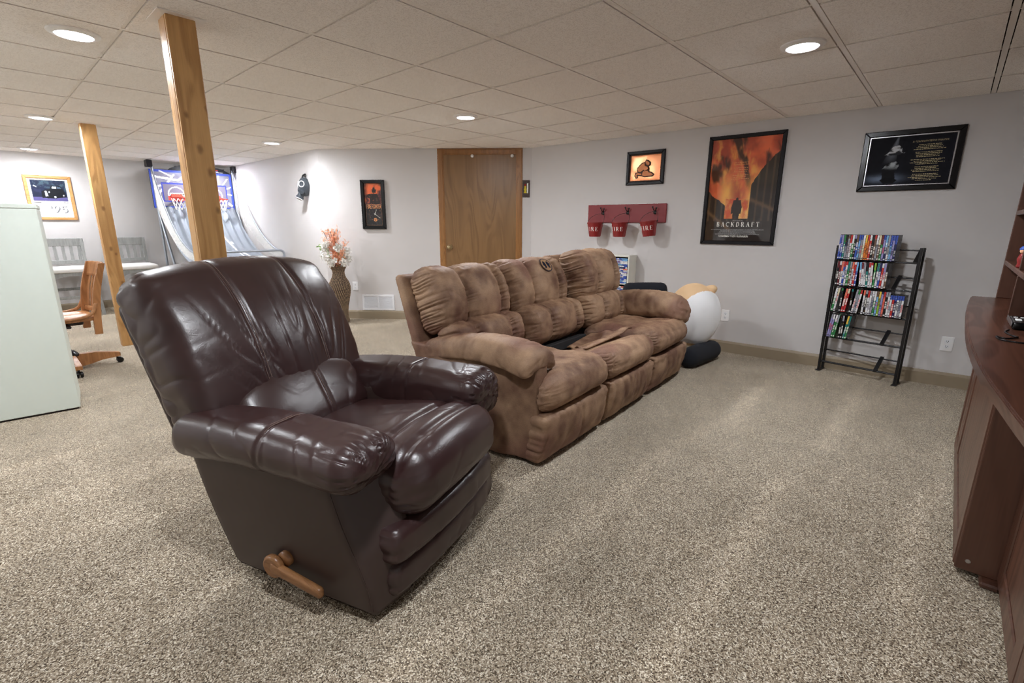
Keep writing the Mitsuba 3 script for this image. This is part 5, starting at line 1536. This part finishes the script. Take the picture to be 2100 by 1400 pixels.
# hanging ramp cloth with the court lines sewn on
def ramp(u, v):       # u across 0..1, v 0 top .. 1 front
    x = BX + .03 + (FX - BX - .05) * v
    z = 1.42 * (1 - v) ** 1.9 + .69 * (1 - (1 - v) ** 1.9) - .10 * np.sin(np.pi * v) 
    y = Y0 + .04 + (Y1 - Y0 - .06) * u
    fold = .020 * np.sin(u * 60 + 3 * np.sin(v * 4)) * np.clip(1.2 - v * 1.6, 0, 1)
    return np.stack([x + fold, y, z + fold * .5], -1)
nu, nv = 110, 50
Uu, Vv = np.meshgrid(np.linspace(0, 1, nu), np.linspace(0, 1, nv), indexing='ij')
cl = ramp(Uu, Vv).reshape(-1, 3)
ii = np.arange(nu * nv).reshape(nu, nv)
ff = np.stack([ii[:-1, :-1], ii[1:, :-1], ii[1:, 1:], ii[:-1, 1:]], -1).reshape(-1, 4)
uu, vv = Uu.ravel(), Vv.ravel()
col = mixc(lin((118, 124, 132)), lin((142, 148, 156)), N2(uu, vv, 6, 2))
line = (np.abs(uu - .60 - .22 * vv) < .010) & (vv > .18) & (vv < .8)
line |= (np.abs(np.hypot((uu - .62) * 1.1, vv - .66) - .22) < .012) & (vv > .5)
for q in (.36, .46, .56, .66): line |= (np.abs(vv - q) < .008) & (uu - .60 - .22 * vv > 0) & (uu - .60 - .22 * vv < .05)
col = np.where(line[:, None], lin((236, 238, 240)), col)
add(k + '__ball_ramp', (np.vstack([cl]), ff), 'printed_matte', True, color=col)
# side nets
def side_net(y, sgn):
    n1, n2 = 30, 12
    def P(t, s):      # t back to front, s lower to upper
        xu = BX + .06 + (FX - BX - .06) * t
        zu = 1.97 * (1 - t) ** 2.1 + .80 * (1 - (1 - t) ** 2.1)
        zl = 1.38 * (1 - t) ** 1.7 + .72 * (1 - (1 - t) ** 1.7) - .05 * np.sin(np.pi * t)
        return np.array([xu, y + sgn * .015 * np.sin(np.pi * t), zl + (zu - zl) * s])
    out = []
    for i in range(0, n1):
        for j in range(n2):
            a = (i + .5 * (j % 2)) / n1
            for da in (-.5, .5):
                b = a + da / n1
                if 0 <= b <= 1 and a <= 1: out.append(tube(np.array([P(a, j / n2), P(b, (j + 1) / n2)]), .0026, 3, cap=False))
    edge = [P(t, 1) for t in np.linspace(0, 1, 30)]
    return M(*out), edge
for y, sg in ((Y0 + .02, -1), (Y1, 1)):
    nk = num(k + '__side_net')
    net, edge = side_net(y, sg)
    add(nk, net, 'white_print'); labels[nk] = {'label': 'white knotted side net', 'kind': 'stuff'}
    ab('net_rod', tube(np.array(edge) + [0, 0, .012], .009, 8), 'steel_tube', True)
# ---------------------------------------------------------------- brown wooden media cabinet on the right
k = 'media_cabinet'
lab(k, 'dark brown wooden wall cabinet with a curved counter along the right edge', 'cabinet')
def mc(name, m, b='cherry', s=False): return add(num(k + '__' + name), m, b, s)
CZ = .78
front = bez((1.312, .90), (1.292, .45), (1.285, .04), (1.282, -.47), (1.292, -.88), (1.312, -1.22), (1.334, -1.44), (1.366, -1.72), (1.42, -2.10), n=6)
back = [(XE - .02, -2.10), (XE - .02, .93), (1.36, .93), (1.325, .925)]
poly = Polygon([*front, *back])
top = extr(poly.buffer(-.006), .038, at=CZ - .040); 
body = []
for off, z0, z1 in ((0, CZ - .036, CZ - .006), (-.003, CZ - .039, CZ - .003), (-.006, CZ - .040, CZ)):
    body.append(extr(poly.buffer(off, join_style=1), z1 - z0, at=z0))
mc('counter', M(*body), 'cherry_top')
# projecting pedestal
PX, PA, PB = 1.365, -.93, .36
mc('pedestal', cbox((PX + .02, PA, .022), (XE - .03, PB, CZ - .042), .003))
mc('pedestal_end', cbox((PX + .004, PA - .019, .022), (XE - .05, PA - .0005, CZ - .042), .003))
mc('screw_cap', move(rot(lathe([(0, 0), (.008, 0), (.007, .002), (0, .0025)], 16), [1, 0, 0], 90), (PX + .035, PA - .019, .060)), 'silver', 30)
def framed_door(name, x, y0, y1, z0, z1, sw=.062):
    key = num(k + '__' + name)
    fr = [cbox((x - .019, y0, z0), (x, y0 + sw, z1), .004), cbox((x - .019, y1 - sw, z0), (x, y1, z1), .004), cbox((x - .0185, y0 + sw - .004, z0), (x, y1 - sw + .004, z0 + .075), .004), cbox((x - .0185, y0 + sw - .004, z1 - .06), (x, y1 - sw + .004, z1), .004)]
    for f_ in fr[:1]: add(key, M(*fr), 'cherry')
    add(key + '__panel', cbox((x - .015, y0 + sw + .006, z0 + .081), (x - .001, y1 - sw - .006, z1 - .066), .003), 'cherry')
    return key
framed_door('door', PX + .019, PA - .0, .083, .024, CZ - .048, .075)
framed_door('door', PX + .019, .087, PB, .024, CZ - .048, .06)
mc('lock', move(rot(lathe([(0, 0), (.012, 0), (.012, .004), (.004, .006), (0, .006)], 16), [0, 1, 0], -90), (PX, .19, .60)), 'black_metal', 30)
mc('pedestal_foot', cbox((PX + .06, PA + .05, 0), (XE - .06, PB - .03, .0215), .004))
mc('corner_foot', cbox((PX + .07, PA - .06, 0), (PX + .12, PA - .0, .0215), .006))
# recessed run nearer the camera
BX2, QA, QB = 1.475, -2.05, -.95
mc('recessed_body', cbox((BX2 + .02, QA, .0), (XE - .03, QB - .001, CZ - .042), .003))
framed_door('recessed_door', BX2 + .019, -1.50, QB - .003, .035, CZ - .048, .085)
framed_door('recessed_door', BX2 + .019, QA, -1.504, .035, CZ - .048, .085)
# hutch above the counter
HX, HB = 1.42, XE - .04
hz = 2.02
mc('hutch_side', cbox((HX, .915, CZ), (HB, .938, hz), .003))
mc('hutch_side', cbox((HX, -1.30, CZ), (HB, -1.277, hz), .003))
mc('hutch_back', cbox((HB - .02, -1.276, CZ), (HB, .914, hz), .002))
mc('hutch_divider', cbox((HX + .002, .055, CZ), (HB - .021, .078, .972), .002))
mc('hutch_divider', cbox((HX + .002, .055, .998), (HB - .021, .078, hz - .03), .002))
for z in (.985, 1.262, 1.56):
    if z < 1:
        mc('hutch_shelf', cbox((HX, -1.276, z - .0125), (HB - .021, .914, z + .0125), .004))
    else:
        mc('hutch_shelf', cbox((HX, .079, z - .0125), (HB - .021, .914, z + .0125), .004))
mc('hutch_top', cbox((HX - .02, -1.31, hz), (HB, .948, hz + .03), .006))
labels[k + '__counter'] = {'label': 'curved brown wooden counter top'}

# remote control and its cable on the counter
k = 'remote_control'
RF_ = Frame((1.462, -.185, CZ), 90)       # local x runs away from the camera along the counter
add(k + '__body', RF_(soft((-.115, -.05, .0005), (.115, .047, .030), .009, .012)), 'black_gloss', True)
add(k + '__rim', RF_(soft((-.113, .046, .012), (.113, .052, .032), .003, .012)), 'silver', True)
for i in range(3):
    add(num(k + '__button'), RF_(soft((-.055, .016 - i * .028, .0295), (-.005, .036 - i * .028, .034), .003, .006)), 'white_plastic', True)
for i in range(4):
    add(num(k + '__small_button'), RF_(soft((.045, .022 - i * .021, .0295), (.060, .036 - i * .021, .0325), .002, .006)), 'white_plastic', True)
lab(k, 'black remote control with white buttons on the brown counter', 'remote')
k = 'thin_cable'
add(k, tube(bez((1.405, -.345, CZ + .005), (1.392, -.40, CZ + .004), (1.405, -.47, CZ + .004), (1.42, -.50, CZ + .004), (1.385, -.56, CZ + .004), (1.362, -.53, CZ + .004), (1.375, -.60, CZ + .004), (1.45, -.62, CZ + .004), (1.60, -.60, CZ + .004), n=10), .003, 8), 'black_gloss', True)
lab(k, 'thin black cable looped on the brown counter below the remote', 'cable')
# toy figurine on the hutch shelf
k = 'figurine'
fx, fy, fz = 1.437, .25, .998
add(k + '__body', move(lathe([(0, 0), (.014, 0), (.016, .006), (.013, .02), (.018, .04), (.012, .06), (.006, .066), (0, .066)], 18), (fx, fy, fz)), 'bucket_red', True)
add(k + '__legs', M(tube([(fx - .007, fy, fz + .002), (fx - .006, fy, fz + .03)], .007, 8), tube([(fx + .007, fy, fz + .002), (fx + .006, fy, fz + .03)], .007, 8)), 'orange_print', True)
hd = trimesh.creation.icosphere(2, .014); add(k + '__head', move(hd, (fx, fy, fz + .078)), 'petal_orange', True)
hair = trimesh.creation.icosphere(2, .017); hair.vertices *= [1, 1, .8]; add(k + '__hair', move(hair, (fx + .001, fy + .003, fz + .087)), 'case_blue', True)
lab(k, 'small toy figurine with blue hair on the cabinet shelf', 'figurine')
